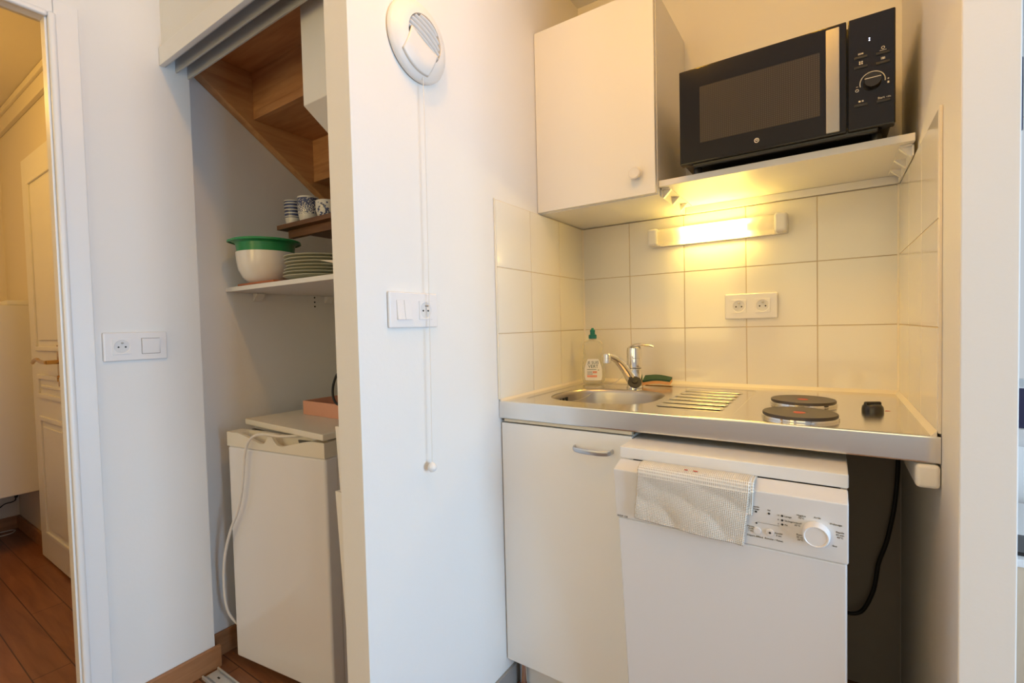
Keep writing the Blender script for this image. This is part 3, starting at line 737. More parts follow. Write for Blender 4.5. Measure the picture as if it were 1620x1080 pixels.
ring = [(.914+.0232*math.cos(math.radians(a)), Yf-.0006, 1.6645+.0232*math.sin(math.radians(a))) for a in range(-8, 202, 7)]
m.tube(ring, .0010, 6); obj('dial_ring', m, M['printw'], cp)
for x, z in ((.8925, 1.7262), (.8925, 1.7042), (.9333, 1.7235), (.9333, 1.7025), (.8925, 1.6170), (.934, 1.6165)):
    m = MB(); m.box(x-.0125, x+.0125, Yf-.0022, Yf+.0005, z-.0028, z+.0028, bev=.001); obj('button', m, M['black'], cp)
m = MB()
for z in (1.7648, 1.7602): m.lathe([(.0013, 0), (.0013, .0004), (0, .0004)], (.9084, Yf-.0001, z), 'Y-', 12)
obj('display', m, M['colon'], cp, 'glowing white colon of the clock display')
P = lambda x, z: fr_Y(x, z, Yf-.0002)
def icon(name, boxes, x, z, ring=None):
    m = MB(); m.T = P(x, z)
    for a, b, c, d in boxes: m.box(a, b, c, d, 0, .0003)
    if ring: m.lathe([(ring-.001, 0), (ring-.001, .0003), (ring, .0003), (ring, 0)], seg=20, caps=False, mat=Matrix.Identity(4))
    return obj(name, m, M['printw'], cp)
icon('button_icon', [(.0026*k-.005, .0026*k-.0033, -.0018, .0018) for k in range(4)], .8925, 1.7345)
icon('button_icon', [(a-.0034, a-.0006, b-.0036, b-.0006) for a in (0, .0042) for b in (0, .0042)], .8925, 1.7140)
icon('button_icon', [(-.0062, .0062, -.0060, -.0052)], .9333, 1.7355, .0033)
icon('button_icon', [(-.0035, -.0024, -.0025, .0025), (-.0012, .0012, -.0025, .0025), (.0022, .0035, -.0025, .0025)], .9333, 1.7120)
icon('clock_icon', [(-.0003, .0003, 0, .0022)], .8853, 1.6522, .0035)
icon('minus_sign', [(-.0018, .0018, -.0004, .0004)], .8853, 1.6605)
icon('plus_sign', [(-.0018, .0018, -.0005, .0005), (-.0005, .0005, -.0018, .0018)], .9428, 1.6640)
icon('weight_icon', [(-.0017, .0017, -.0022, .0022)], .9428, 1.6560)
icon('pause_icon', [(-.0045, -.0008, -.0018, .0018), (.0006, .0009, -.0018, .0018), (.0022, .0050, -.0018, .0018)], .8925, 1.6262)
for txt, size, x in (('Start', .0066, .9300), ('+30s', .0044, .9432)):
    m = MB(); m.text(txt, size, P(x, 1.6222)); obj('lettering', m, M['printw'], cp)
for x in (.515, .925):
    for y in (-.30, -.06):
        m = MB(); m.lathe([(.010, 0), (.012, .004), (.012, .020)], (x, y, 1.5454), 'Z', 16); obj('foot', m, M['black'], mw)

# ------------------------------------------------------------------ lamp under the shelf
lp = thing('strip_lamp', 'lit white strip lamp mounted on the tiles beneath the microwave shelf', 'lamp', (.50, -.03, 1.397))
m = MB(); m.box(.287, .722, -.012, .0012, 1.397, 1.459, bev=.003); obj('back_plate', m, M['plastic2'], lp)
for xa, xb in ((.287, .322), (.687, .722)):
    m = MB(); m.box(xa, xb, -.060, -.0122, 1.398, 1.458, bev=.009, seg=4); obj('end_cap', m, M['plastic2'], lp)
m = MB(); prof = []
for i in range(13):
    a = -PI/2+PI*i/12; sgn = lambda q: (abs(q)**.5)*(1 if q >= 0 else -1)
    prof.append((-.0125-.044*math.cos(a)**.6 if math.cos(a) > 0 else -.0125, 1.428+.029*sgn(math.sin(a))))
m.grid(1, 12, lambda u, w: (.3225+.364*u, prof[round(w*12)][0], prof[round(w*12)][1])); obj('diffuser', m, M['diffuser'], lp, 'frosted diffuser glowing yellow')
m = MB(); m.tube([(.405, -.034, 1.427), (.605, -.034, 1.427)], .011, 16); obj('tube_bulb', m, M['bulb'], lp, 'glowing tube bulb')
for xa in (.385, .607):
    m = MB(); m.tube([(xa, -.034, 1.427), (xa+.018, -.034, 1.427)], .012, 16); obj('bulb_holder', m, M['plastic2'], lp)

# ------------------------------------------------------------------ worktop with basin, drainer, hotplates
wk = thing('kitchenette_worktop', 'stainless steel kitchenette worktop with sink basin, drainer and two hotplates', 'worktop', (.5, -.3, .847))
wx0, wx1, wy0, wy1, ZT = .0012, W+.0030, -.597, .0005, .900
bm = bmesh.new(); S = 72
BC = (.247, -.352); BR = (.166, .152)
def sup(r, dx, dy, e=2.9):
    out = []
    for i in range(S):
        a = 2*PI*i/S; c_, s_ = math.cos(a), math.sin(a)
        k = (abs(c_)**e+abs(s_)**e)**(-1/e); out.append((BC[0]+k*c_*(BR[0]-r)+dx, BC[1]+k*s_*(BR[1]-r)+dy))
    return out
def loop(pts, z):
    vs = [bm.verts.new((p[0], p[1], z)) for p in pts]
    return vs
def edges_of(vs): 
    out = []
    for a, b in zip(vs, vs[1:]+vs[:1]):
        e = bm.edges.get((a, b)) or bm.edges.new((a, b)); out.append(e)
    return out
def rrect(x0, x1, y0, y1, r, n=6):
    out = []
    for cx, cy, a0 in ((x1-r, y1-r, 0), (x0+r, y1-r, PI/2), (x0+r, y0+r, PI), (x1-r, y0+r, 1.5*PI)):
        for i in range(n+1): a = a0+PI/2*i/n; out.append((cx+r*math.cos(a), cy+r*math.sin(a)))
    return out
outer = loop([(wx0, wy0+.004), (wx1, wy0+.004), (wx1, wy1), (wx0, wy1)], ZT)
ra = loop(rrect(.045, .640, -.535, -.065, .03), ZT); rb = loop(rrect(.050, .635, -.530, -.070, .027), ZT-.0022)
rim = loop(sup(0, 0, 0), ZT-.0022)
bmesh.ops.triangle_fill(bm, edges=edges_of(outer)+edges_of(ra), use_beauty=True)
n = len(ra)
for i in range(n): bm.faces.new((ra[i], ra[(i+1) % n], rb[(i+1) % n], rb[i]))
bmesh.ops.triangle_fill(bm, edges=edges_of(rb)+edges_of(rim), use_beauty=True)
mbw = MB(); mbw.bm.free(); mbw.bm = bm
# folded front edge, underside lip and rounded nose
N_ = [(wy0+.004, ZT), (wy0+.001, ZT-.001), (wy0, ZT-.004), (wy0, .852), (wy0+.001, .849), (wy0+.014, .848), (wy0+.014, .850)]
mbw.grid(1, len(N_)-1, lambda u, w: (wx0+(wx1-wx0)*u, N_[round(w*(len(N_)-1))][0], N_[round(w*(len(N_)-1))][1]))
obj('steel_top', mbw, M['steel'], wk, ang=20)
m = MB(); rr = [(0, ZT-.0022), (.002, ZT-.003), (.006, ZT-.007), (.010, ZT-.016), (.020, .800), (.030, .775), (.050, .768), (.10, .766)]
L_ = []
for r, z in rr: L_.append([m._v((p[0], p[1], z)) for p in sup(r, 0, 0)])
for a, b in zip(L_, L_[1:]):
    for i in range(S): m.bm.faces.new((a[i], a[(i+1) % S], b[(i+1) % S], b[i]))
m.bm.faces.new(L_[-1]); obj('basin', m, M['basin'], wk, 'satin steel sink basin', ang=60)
m = MB()
for k in range(3): m.box(.0905+.0005*k, .0935+.0005*k, -.385+.022*k, -.371+.022*k, .855, .880)
obj('overflow_slots', m, M['pin'], wk, 'dark overflow slots in the basin wall')
m = MB(); m.lathe([(.030, .7665), (.030, .769), (.026, .7695), (.010, .767), (0, .767)], (BC[0], BC[1], 0), 'Z', 32); obj('drain_strainer', m, M['chrome'], wk)
m = MB()
for k in range(6):
    y = -.150-.062*k; m.tube([(.436, y, ZT-.0026), (.444, y, ZT-.0008), (.598, y, ZT-.0004), (.606, y, ZT-.0026)], [.003, .006, .006, .003], 16, flat=(3.2, .55))
obj('drainer_ribs', m, M['rib'], wk)
def hotplate(x, y):
    m = MB(); m.lathe([(.076, ZT-.0005), (.077, ZT+.002), (.0765, ZT+.0055), (.073, ZT+.007)], (x, y, 0), 'Z', 56, caps=False); rg = obj('hotplate_ring', m, M['chrome'], wk)
    m = MB(); m.lathe([(.0745, ZT+.0055), (.0745, ZT+.011), (.0735, ZT+.0125), (.070, ZT+.0125), (.066, ZT+.0118), (.022, ZT+.0118), (.020, ZT+.0112), (0, ZT+.0112)], (x, y, 0), 'Z', 56); hp = obj('hotplate', m, M['iron'], wk, 'dark cast iron hotplate')
    m = MB(); m.lathe([(.0125, ZT+.0113), (.0125, ZT+.0117), (0, ZT+.0117)], (x, y, 0), 'Z', 28); obj('red_dot', m, M['red'], hp)
hotplate(.771, -.292); hotplate(.773, -.503)
m = MB(); kx, ky = .915, -.355
m.lathe([(.0215, ZT), (.0215, ZT+.006), (.0205, ZT+.013), (.0170, ZT+.0175), (.0120, ZT+.0190), (0, ZT+.0195)], (kx, ky, 0), 'Z', 36)
m.T = RZ(math.radians(28), (kx, ky, 0)); m.box(-.0185, .0185, -.0045, .0045, ZT+.010, ZT+.0245, bev=.0035, seg=3); kb = obj('hob_dial', m, M['black'], wk)
m = MB(); m.prism([(kx+.024, ky+.020, ZT+.0002), (kx+.036, ky+.026, ZT+.0002), (kx+.027, ky+.030, ZT+.0002)], (0, 0, .0003)); obj('dial_mark', m, M['red'], wk, 'small red mark beside the dial')
m = MB(); s_ = .006
m.prism([(wx0-.003, .0015, ZT-.001), (wx0-.003, -.008, ZT-.001), (wx0-.003, .0015, ZT+.010)], (wx1-wx0+.006, 0, 0))
m.prism([(.0025, wy0+.002, ZT-.001), (.0125, wy0+.002, ZT-.001), (.0025, wy0+.002, ZT+.010)], (0, -wy0-.002, 0))
m.prism([(W-.0025, wy0+.002, ZT-.001), (W-.0125, wy0+.002, ZT-.001), (W-.0025, wy0+.002, ZT+.010)], (0, -wy0-.002, 0))
obj('sealant_bead', m, M['sealant'], wk, 'cream sealant along the tiled walls')

# support block below the right end of the worktop
m = MB(); m.box(.965, W+.003, -.60, -.30, .800, .846, bev=.008, seg=3)
tag(obj('support_block', m, M['wall']), 'white painted block holding up the right end of the worktop', 'block')

# ------------------------------------------------------------------ tap, plug, bottle, sponge
tp = thing('mixer_tap', 'chrome single-lever mixer tap behind the sink basin', 'tap', (.262, -.141, ZT))
m = MB(); m.lathe([(.0285, -.0018), (.0285, .003), (.0262, .006), (.0258, .062), (.0262, .064), (.0262, .0665)], (.262, -.141, ZT), 'Z', 40); obj('body', m, M['chrome'], tp)
m = MB(); m.lathe([(.0262, .0685), (.0268, .072), (.0268, .100), (.0263, .1015), (.0268, .103), (.0264, .127), (.0245, .138), (.017, .145), (0, .148)], (.262, -.141, ZT), 'Z', 40); cr = obj('cartridge_head', m, M['chrome'], tp)
m = MB(); m.lathe([(.0235, .0662), (.0235, .0688)], (.262, -.141, ZT), 'Z', 32); obj('joint_ring', m, M['black'], tp)
m = MB(); hd = Vector((.92, .2, 0)).normalized(); b0 = Vector((.262, -.141, ZT+.140))
m.tube([b0-hd*.010, b0+hd*.006+Vector((0, 0, .006)), b0+hd*.026+Vector((0, 0, .009)), b0+hd*.048+Vector((0, 0, .006)), b0+hd*.064+Vector((0, 0, .001))], [.016, .015, .0125, .011, .009], 14, smooth=4, flat=(1.0, .46)); obj('lever', m, M['chrome'], cr)
a = Vector((.262, -.141, ZT+.030)); tip = Vector((.2105, -.262, ZT+.116)); sd = Vector((tip.x-a.x, tip.y-a.y, 0)).normalized()
m = MB(); p1 = a+sd*.020; sp_pts = [p1, p1+sd*.030+Vector((0, 0, .038)), p1+sd*.062+Vector((0, 0, .068)), p1+sd*.090+Vector((0, 0, .082)), tip-sd*.004]
m.tube(sp_pts, [.0200, .0175, .0155, .0138, .0125], 16, smooth=5, flat=(1.0, .80)); so = obj('spout', m, M['chrome'], tp)
m = MB(); m.lathe([(.0115, -.024), (.0132, -.023), (.0132, -.007), (.0125, -.0062), (.0134, -.0055), (.0134, .005), (.011, .008), (0, .008)], tip, 'Z', 28); obj('aerator', m, M['chrome'], so)
# rubber plug leaning on the tap base, its ball chain running into the basin
pk = thing('sink_plug', 'black rubber sink plug leaning on the tap with a ball chain', 'plug', (.262, -.18, ZT))
fwd_ = Vector((.832-.262, -1.761+.141, 0)).normalized()
m = MB(); pc = Vector((.262, -.141, ZT+.020))+fwd_*.042
rot = Vector((0, 0, 1)).rotation_difference((fwd_+Vector((0, 0, .95))).normalized()).to_matrix().to_4x4()
m.lathe([(.019, -.006), (.021, -.003), (.023, .002), (.023, .005), (.010, .006), (.008, .010), (0, .011)], mat=Matrix.Translation(pc) @ rot, seg=36); obj('stopper', m, M['rubber'], pk)
ch = [(.247, -.163, .949), (.226, -.135, .947), (.200, -.120, .925), (.172, -.118, .9045), (.155, -.150, .9015), (.150, -.202, .9005), (.140, -.225, .885), (.120, -.27, .868), (.104, -.32, .865), (.098, -.345, .868)]
m = MB(); Q = [Vector(p) for p in ch]
def samp(Q, n):
    out = []
    for i in range(len(Q)-1):
        p0, p1, p2, p3 = Q[max(i-1, 0)], Q[i], Q[i+1], Q[min(i+2, len(Q)-1)]
        for k in range(n): t = k/n; out.append(.5*((2*p1)+(p2-p0)*t+(2*p0-5*p1+4*p2-p3)*t*t+(3*p1-p0-3*p2+p3)*t**3))
    return out+[Q[-1]]
pts = samp(Q, 40); acc = 0; last = pts[0]; r = .0016
m.tube(pts[::8]+[pts[-1]], .0005, 5)
for p in pts:
    if (p-last).length >= .0040:
        tb = bmesh.new(); bmesh.ops.create_icosphere(tb, subdivisions=1, radius=r); m.add(tb, Matrix.Translation(p)); last = p
ck = obj('ball_chain', m, M['chrome'], pk, 'thin chrome ball chain')

bt = thing('dish_soap_bottle', 'clear washing-up liquid bottle with teal cap in the worktop corner', 'bottle', (.087, -.085, ZT))
FB = Matrix.Translation((.087, -.100, ZT)) @ Matrix.Rotation(math.radians(24), 4, 'Z')
bp = [(.031, .0), (.038, .002), (.0415, .012), (.0425, .035), (.0415, .060), (.0382, .085), (.0350, .105), (.0362, .122), (.0385, .138), (.0372, .150), (.030, .160), (.0165, .1655), (.0130, .168), (.0130, .171)]
m = MB(); m.lathe(bp, mat=FB, seg=48, sy=.56); obj('body', m, M['soap'], bt, 'clear plastic bottle body')
m = MB(); m.lathe([(.0142, .1695), (.0150, .171), (.0148, .183), (.0095, .186), (.0090, .194), (.0100, .196), (.0095, .201), (.0050, .205), (.0045, .209), (0, .210)], mat=FB, seg=32); obj('cap', m, M['cap'], bt, 'teal squeeze cap')
m = MB(); m.T = FB
def br(z):
    for (r0, z0), (r1, z1) in zip(bp, bp[1:]):
        if z0 <= z <= z1: return r0+(r1-r0)*(z-z0)/(z1-z0)
    return .03
def lab(u, w, off=.0006):
    z = .014+.080*w; half = (.86-.30*max(0, (w-.5)/.5)**1.5)*1.0
    a = -PI/2+(u-.5)*2*half*(1-.12*max(0, .15-w)/.15); r = br(z)+off; return (r*math.cos(a), .56*r*math.sin(a)-.0004, z)
m.grid(16, 12, lab); lb_ = obj('label', m, M['labelpaper'], bt, 'white paper label')
def on_label(mb, fn):   # wrap flat lettering round the label
    for v in mb.bm.verts:
        x, z = v.co.x, v.co.z; rr_ = br(z)+.0011-(v.co.y)*0
        a = -PI/2+x/rr_; p = FB @ Vector((rr_*math.cos(a), .56*rr_*math.sin(a)-.0006, z)); v.co = p
    return mb
I_ = Matrix(((1, 0, 0, 0), (0, 0, -1, 0), (0, 1, 0, 0), (0, 0, 0, 1)))
for txt, size, z in (('JE SUIS', .0150, .0755), ('VERT', .0165, .0610)):
    m = MB(); m.text(txt, size, Matrix.Translation((0, 0, z)) @ I_, ext=0); obj('lettering', on_label(m, None), M['darkgreen'], lb_)
m = MB()
for x0_, x1_, z in ((-.024, .012, .0535), (.017, .024, .0515), (-.024, -.004, .0445), (-.024, -.002, .0375)):
    for k in range(int((x1_-x0_)/.002)): m.box(x0_+k*.002, x0_+k*.002+.0015, 0, .0001, z, z+.0022)
obj('small_print', on_label(m, None), M['darkgreen'], lb_)
m = MB()
for x0_, x1_, z0_, z1_ in ((-.002, .014, .041, .049), (-.024, .014, .026, .034)):
    for k in range(8):
        q0 = x0_+(x1_-x0_)*k/8; q1 = x0_+(x1_-x0_)*(k+.86)/8; m.box(q0, q1, 0, .0001, z0_, z1_)
obj('coral_print_block', on_label(m, None), M['coral'], lb_)

sg = thing('sponge', 'orange kitchen sponge with green scouring side beside the tap', 'sponge', (.318, -.06, ZT))
FS = Matrix.Translation((.318, -.066, ZT+.0078)) @ Matrix.Rotation(math.radians(8), 4, 'Z') @ Matrix.Rotation(math.radians(5), 4, 'X')
def slab(z0, z1):
    m = MB(); m.T = FS; nx, ny = 14, 8
    def curve(x, y): return .010*(1-(x/.05)**2)*-0+.0035*math.cos(x/.05*PI*.75)+.002*(y/.03)-.0025*(x/.05)*(y/.03)
    t = bmesh.new(); top = {}; 
    for s, z in ((0, z0), (1, z1)):
        for i in range(nx+1):
            for j in range(ny+1):
                x = -.047+.094*i/nx; y = -.031+.062*j/ny; top[s, i, j] = t.verts.new((x, y, z+curve(x, y)+.003))
    for i in range(nx):
        for j in range(ny):
            t.faces.new((top[1,i,j], top[1,i+1,j], top[1,i+1,j+1], top[1,i,j+1])); t.faces.new((top[0,i,j+1], top[0,i+1,j+1], top[0,i+1,j], top[0,i,j]))
    for i in range(nx):
        t.faces.new((top[0,i,0], top[0,i+1,0], top[1,i+1,0], top[1,i,0])); t.faces.new((top[0,i+1,ny], top[0,i,ny], top[1,i,ny], top[1,i+1,ny]))
    for j in range(ny):
        t.faces.new((top[0,0,j+1], top[0,0,j], top[1,0,j], top[1,0,j+1])); t.faces.new((top[0,nx,j], top[0,nx,j+1], top[1,nx,j+1], top[1,nx,j]))
    m.add(t); return m
obj('foam', slab(.0, .0105), M['sponge'], sg, 'orange foam layer', ang=60); obj('scouring_pad', slab(.0108, .0165), M['scour'], sg, 'dark green scouring layer', ang=60)

# ------------------------------------------------------------------ base cabinet
bc = thing('base_cabinet', 'cream base cabinet with grey bow handle under the sink', 'cabinet', (.2, -.3, 0))
m = MB()
m.box(.012, .028, -.570, -.02, .10, .836); m.box(.394, .409, -.570, -.02, .10, .836); m.box(.028, .394, -.570, -.02, .10, .116); m.box(.028, .394, -.03, -.02, .116, .836)
obj('carcass', m, M['lam'], bc)
m = MB(); m.box(.012, .409, -.588, -.571, .8375, .8465, bev=.001); obj('top_rail', m, M['edge'], bc)
m = MB(); m.box(.004, .4095, -.590, -.573, .103, .834, bev=.0015); d_ = obj('door', m, M['lam'], bc)
m = MB(); hz = .7865
m.tube([(.249, -.5895, hz+.003), (.2495, -.601, hz+.002), (.256, -.6085, hz), (.278, -.613, hz-.001), (.303, -.6145, hz-.001), (.330, -.613, hz-.001), (.350, -.6085, hz), (.3565, -.601, hz+.002), (.357, -.5895, hz+.003)], [.005, .0052, .0056, .006, .006, .006, .0056, .0052, .005], 12, smooth=4, flat=(.55, 1.25)); obj('handle', m, M['satin'], d_, 'satin grey bow handle')
m = MB(); m.box(.03, .40, -.530, -.514, .002, .0995); obj('plinth', m, M['lamw'], bc)
m = MB(); m.lathe([(.018, .001), (.018, .006), (.011, .010), (.011, .099)], (.034, -.548, 0), 'Z', 20); obj('leg', m, M['chrome'], bc, 'small metal leg')

# ------------------------------------------------------------------ dishwasher (door slightly ajar, tilted forward)
dw = thing('dishwasher', 'white slimline dishwasher with door slightly ajar under the worktop', 'dishwasher', (.635, -.4, 0))
DX0, DX1 = .4125, .8600
m = MB(); m.box(DX0+.001, DX1-.001, -.628, -.07, .03, .7985, bev=.003); obj('body', m, M['enamel'], dw)
m = MB(); m.box(DX0, DX1, -.682, -.06, .8035, .8305, bev=.003); obj('lid', m, M['enamel2'], dw)
m = MB(); m.box(DX0+.02, DX1-.012, -.645, -.60, .772, .803); obj('grip_recess', m, M['dark'], dw, 'dark gap under the lid')
TH = Matrix.Translation((0, -.645, .06)) @ Matrix.Rotation(math.radians(6.1), 4, 'X')     # door frame: y=0 front face
zt_ = .732
m = MB(); m.T = TH; m.box(DX0+.004, DX1-.003, .0006, .030, 0, .6135, bev=.004, seg=3); dd = obj('door', m, M['enamel'], dw)
m = MB(); m.T = TH
m.prism([(DX0, -.002, .6145), (DX0, -.002, zt_), (DX0, .044, zt_+.010), (DX0, .050, zt_+.002), (DX0, .050, .6145)], (DX1-DX0-.001, 0, 0), bev=.0035); cpn = obj('control_panel', m, M['enamel2'], dw)
FP = TH @ Matrix(((1, 0, 0, 0), (0, 0, -1, -.0022), (0, 1, 0, 0), (0, 0, 0, 1)))       # x right, y up the panel, z outwards
# panel positions: u = world x, v = height on door frame
def pv(z): return (z-.06)/math.cos(math.radians(6.1))-.0075
m = MB(); m.T = FP; m.lathe([(.0228, 0), (.0228, .004), (.0218, .015), (.0200, .0175), (.0185, .0175), (.0175, .0165), (0, .0165)], (.809, pv(.7305), 0), 'Z', 48); obj('program_dial', m, M['plastic'], cpn)
for x, z in ((.7100, .7128), (.7325, .7142)):
    m = MB(); m.T = FP; m.lathe([(.0074, 0), (.0074, .0003), (.0068, .0022), (.0060, .0026), (0, .0024)], (x, pv(z), 0), 'Z', 28); obj('button', m, M['plastic'], cpn)
for x, z, r in ((.7085, .7520, .0021), (.7313, .7525, .0021), (.7538, .7525, .0021), (.7538, .7436, .0021), (.7538, .7350, .0021), (.7090, .7284, .0018), (.7325, .7142, .0021)):
    h = .0027 if z < .72 else 0
    m = MB(); m.T = FP; m.lathe([(r, h), (r, h+.0005), (0, h+.0005)], (x, pv(z), 0), 'Z', 14); obj('indicator_lamp', m, M['print'], cpn, 'tiny black indicator dot')
def tx(lines, x, z, size=.0042, al='CENTER'):
    m = MB()
    for i, l in enumerate(lines.split('|')): m.text(l, size, FP @ Matrix.Translation((x, pv(z)-i*size*1.1, 0)), al)
    obj('lettering', m, M['print'], cpn)
tx('Liquide|rinçage', .7085, .7608); tx('Sel', .7313, .7578)
tx('Lavage', .7578, .7510, .0044, 'LEFT'); tx('Séchage', .7578, .7422, .0044, 'LEFT'); tx('Fin', .7578, .7336, .0044, 'LEFT')
tx('12', .7470, .7512, .0036); tx('8', .7470, .7424, .0036); tx('3', .7470, .7338, .0036)
tx('Marche|Arrêt|1 sec', .6985, .7180, .0042)
tx('Annuler|3 sec', .7475, .7135, .0044)
tx('Départ différé  Annuler / Reset', .7230, .6985, .0050)
tx('Arrêt', .8110, .7590, .0048); tx('Prélavage', .8400, .7520, .0048); tx('Rapide|35 min|40°C', .8460, .7380, .0046); tx('Eco', .8380, .7100, .0048)
tx('Hygiène|70°C', .7855, .7580, .0046); tx('Intensif|65°C', .7790, .7420, .0046); tx('Rapide|30 min|50°C', .7835, .7190, .0046)
tx('WDP 120', .4285, .6815, .0062)
m = MB(); m.T = FP; m.box(.7105, .7490, pv(.7304), pv(.7304)+.0004, 0, .0002); obj('printed_line', m, M['print'], cpn)
for x in (.45, .82):
    m = MB(); m.lathe([(.018, 0), (.018, .008), (.010, .012), (.010, .031)], (x, -.58, 0), 'Z', 18); obj('foot', m, M['black'], dw)
m = MB(); m.box(DX0+.01, DX1-.01, -.585, -.57, .012, .055); obj('kick_plate', m, M['enamel'], dw)

# towel over the door top
def towel(name, parent, xa, xb, drop_l, drop_r, off, back, skew, ph):
    m = MB(); top = zt_+.010
    def f(u, w):
        # w: 0 at lower front hem, 1 tucked in behind the door top
        drop = drop_l+(drop_r-drop_l)*u
        x = xa+(xb-xa)*u
        tot = drop+.012+.050+back; s = w*tot
        wr = .0018*math.sin(u*9+ph)*(1-min(1, s/drop))+.0010*math.sin(u*21+3*ph+s*30)*(1-min(1, s/drop))+.002*math.sin(s*60+u*5)
        bul = .006*math.exp(-((u-.62)/.18)**2)*max(0, 1-s/drop)
        if s < drop:
            z = top-.010-drop+s; y = -.0035-off-abs(wr)-bul-.004*(s/drop)**3; x += skew*(1-s/drop)
        elif s < drop+.012:
            k = (s-drop)/.012; a = k*PI/2; y = -.0075-off+.010*(1-math.cos(a)); z = top-.010+.0135*math.sin(a)+off*.5
        else:
            k = (s-drop-.012)/(.050+back); y = .0025-off+.050*k; z = top+.0035+off*.5+.0015*math.sin(u*12)*(1-k)+.004*math.sin(PI*k)*(.4+.6*math.cos(u*8)**2)*(1-k)-.0075*k*k
        return tuple(TH @ Vector((x, y, z)))
    m.grid(60, 70, f, uv=lambda u, w: (u*(xb-xa), w*(drop_l+.07)))
    o = obj(name, m, M['towel'], parent, ang=80)
    sm = o.modifiers.new('s', 'SOLIDIFY'); sm.thickness = .0028; sm.offset = 1
    return o
tw = thing('dish_towel', 'cream waffle cotton towel draped over the dishwasher door top', 'towel', (.58, -.735, .67))
towel('front_layer', tw, .474, .700, .105, .118, .0042, .0, -.014, .4)
towel('under_layer', tw, .50, .7065, .060, .050, .0002, .0, -.004, 1.7)
m = MB()
for k, (x, w_) in enumerate(((.572, .007), (.590, .009))): m.T = TH; m.box(x, x+w_, .002, .0045, zt_+.0195, zt_+.021, bev=.0005)
obj('red_stitching', m, M['red'], tw, 'small red stitched mark')

# ------------------------------------------------------------------ under the worktop on the right
c = MB(); c.tube([(.992, -.045, .85), (.990, -.05, .70), (.9824, -.05, .586), (.965, -.05, .48), (.9467, -.05, .4126), (.935, -.05, .33), (.9097, -.05, .262), (.88, -.05, .242), (.85, -.040, .241), (.82, -.035, .20), (.80, -.034, .10), (.79, -.034, .0065)], .0055, 10, smooth=6)
tag(obj('appliance_cable', c, M['rubber']), 'black appliance cable hanging in the dark gap right of the dishwasher', 'cable')

# ------------------------------------------------------------------ side room glimpsed past the pillar
t = thing('side_table', 'pale wooden cupboard with white top just past the pillar at right edge', 'cupboard', (1.6, .45, 0))
obj('cupboard_body', MB().box(1.287, 1.80, .22, .80, 0, .375, bev=.004), M['beech'], t)
obj('top', MB().box(1.280, 1.81, .21, .81, .376, .40, bev=.004), M['whitetop'], t)
m = MB(); m.box(1.285, 1.36, .24, .40, .4005, .412, bev=.002)
tag(obj('remote_control', m, M['black']), 'black remote lying on the white cupboard top at right edge', 'remote')
tag(obj('low_cabinet', MB().box(1.43, 2.3, .90, 1.30, .0, .60, bev=.004), M['whitetop']), 'white low cabinet under the dark screen at right edge', 'cabinet')
t = thing('television', 'dark blue-black screen standing on the white low cabinet at right edge', 'television', (1.75, 1.02, .60))
obj('screen_panel', MB().box(1.432, 2.05, 1.0, 1.04, .655, .82, bev=.003), M['blueframe'], t)
obj('screen_foot', MB().box(1.6, 1.9, .98, 1.06, .6005, .655, bev=.003), M['blueframe'], t)
tag(obj('wall_cupboard', MB().box(W+.072, 1.426, .78, 1.30, 1.80, 2.07, bev=.004), M['blueframe']), 'dark navy wall cupboard high on the side room wall at right edge', 'cupboard')

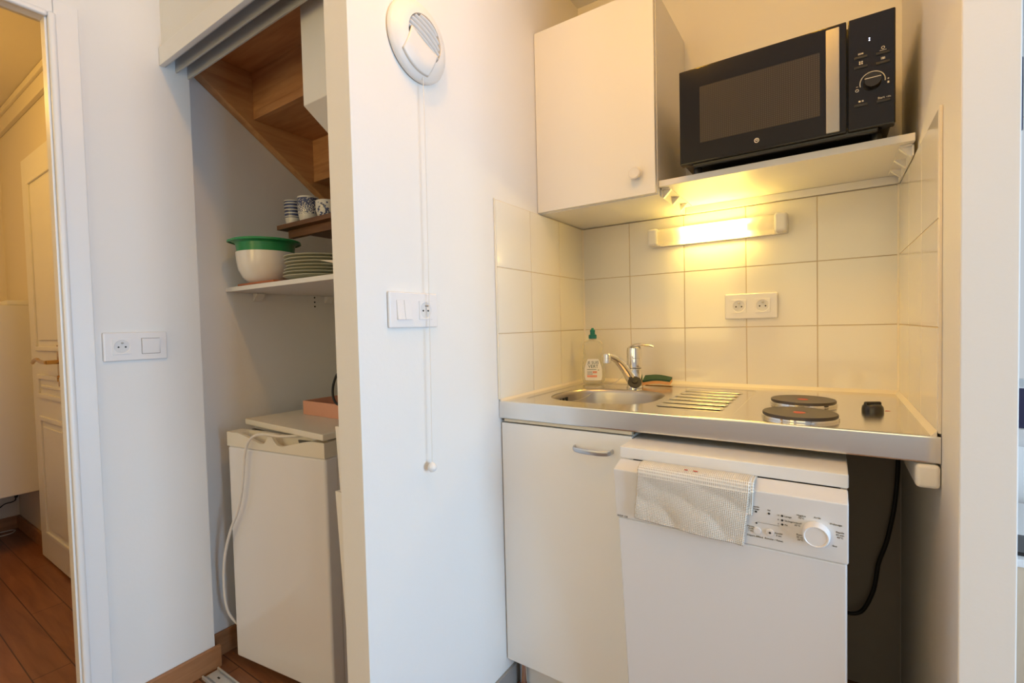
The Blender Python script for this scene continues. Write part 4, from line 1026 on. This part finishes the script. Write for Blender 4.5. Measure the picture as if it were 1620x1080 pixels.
# ------------------------------------------------------------------ lights
def area(name, loc, rot, sx_, sy_, power, col, spread=None):
    l = bpy.data.lights.new(name, 'AREA'); l.shape = 'RECTANGLE'; l.size = sx_; l.size_y = sy_; l.energy = power; l.color = col
    o = bpy.data.objects.new(name, l); COL.objects.link(o); o.location = loc; o.rotation_euler = rot; return o
def lit(c, p):   # power and tint from one RGB strength
    k = max(c); return k*p, tuple(x/k for x in c)
def area3(name, loc, rot, a, b, c): e, col = lit(c, 20); return area(name, loc, rot, a, b, e, col)
def point(name, loc, c, r):
    e, col = lit(c, 20); l = bpy.data.lights.new(name, 'POINT'); l.energy = e; l.color = col; l.shadow_soft_size = r
    o = bpy.data.objects.new(name, l); COL.objects.link(o); o.location = loc; return o
area3('window_daylight', (FX1-.10, (WY0+WY1)/2, .98), (0, PI/2, 0), 1.55, 1.2, (1.75, 2.75, 3.85))
area3('far_window_daylight', (2.05, FY1-.16, 1.45), (-PI/2, 0, 0), 1.1, 1.3, (.20, .24, .28))
area3('rear_left_warm_fill', (-.45, -4.1, 1.5), (PI/2, 0, 0), .7, 1.2, (.60, .42, .13))  # added warm fill behind the camera, no lamp stands there
area3('rear_warm_fill', (1.2, -4.1, 1.4), (PI/2, 0, 0), 1.6, 1.4, (.48, .40, .19))  # added warm ambient fill, the wall behind has no window
point('ceiling_bulb', (.34, -1.27, 2.345), (.55, .255, .018), .025)
point('upper_alcove_fill', (.80, -1.08, 2.345), (.36, .170, .007), .025)  # extra warm light added to lift the cabinet side and upper back wall
point('hall_bulb', (-2.0, -1.9, 2.15), (.66, .37, .075), .06)
w = bpy.data.worlds.new('World'); SC.world = w; w.use_nodes = True
w.node_tree.nodes['Background'].inputs[0].default_value = (.8, .9, 1, 1); w.node_tree.nodes['Background'].inputs[1].default_value = .3

# ------------------------------------------------------------------ camera
cam = bpy.data.cameras.new('Camera'); cam.sensor_width = 36; cam.sensor_fit = 'HORIZONTAL'; cam.lens = 753.718/1620*36; cam.clip_start = .02
co = bpy.data.objects.new('Camera', cam); COL.objects.link(co)
yaw, pitch, roll = .58966, -.03213, -.0245
cy, sy_ = math.cos(yaw), math.sin(yaw); cp_, sp_ = math.cos(pitch), math.sin(pitch)
fwd = Vector((-sy_*cp_, cy*cp_, sp_)); right = Vector((cy, sy_, 0)); up = right.cross(fwd)
cr_, sr_ = math.cos(roll), math.sin(roll)
r_ = right*cr_+up*sr_; u_ = -right*sr_+up*cr_
co.matrix_world = Matrix(((r_.x, u_.x, -fwd.x, .8324), (r_.y, u_.y, -fwd.y, -1.76127), (r_.z, u_.z, -fwd.z, 1.12366), (0, 0, 0, 1)))
SC.camera = co
SC.view_settings.view_transform = 'Standard'; SC.view_settings.look = 'None'; SC.view_settings.gamma = 1; SC.view_settings.use_curve_mapping = False
SC.view_settings.exposure = 0.0
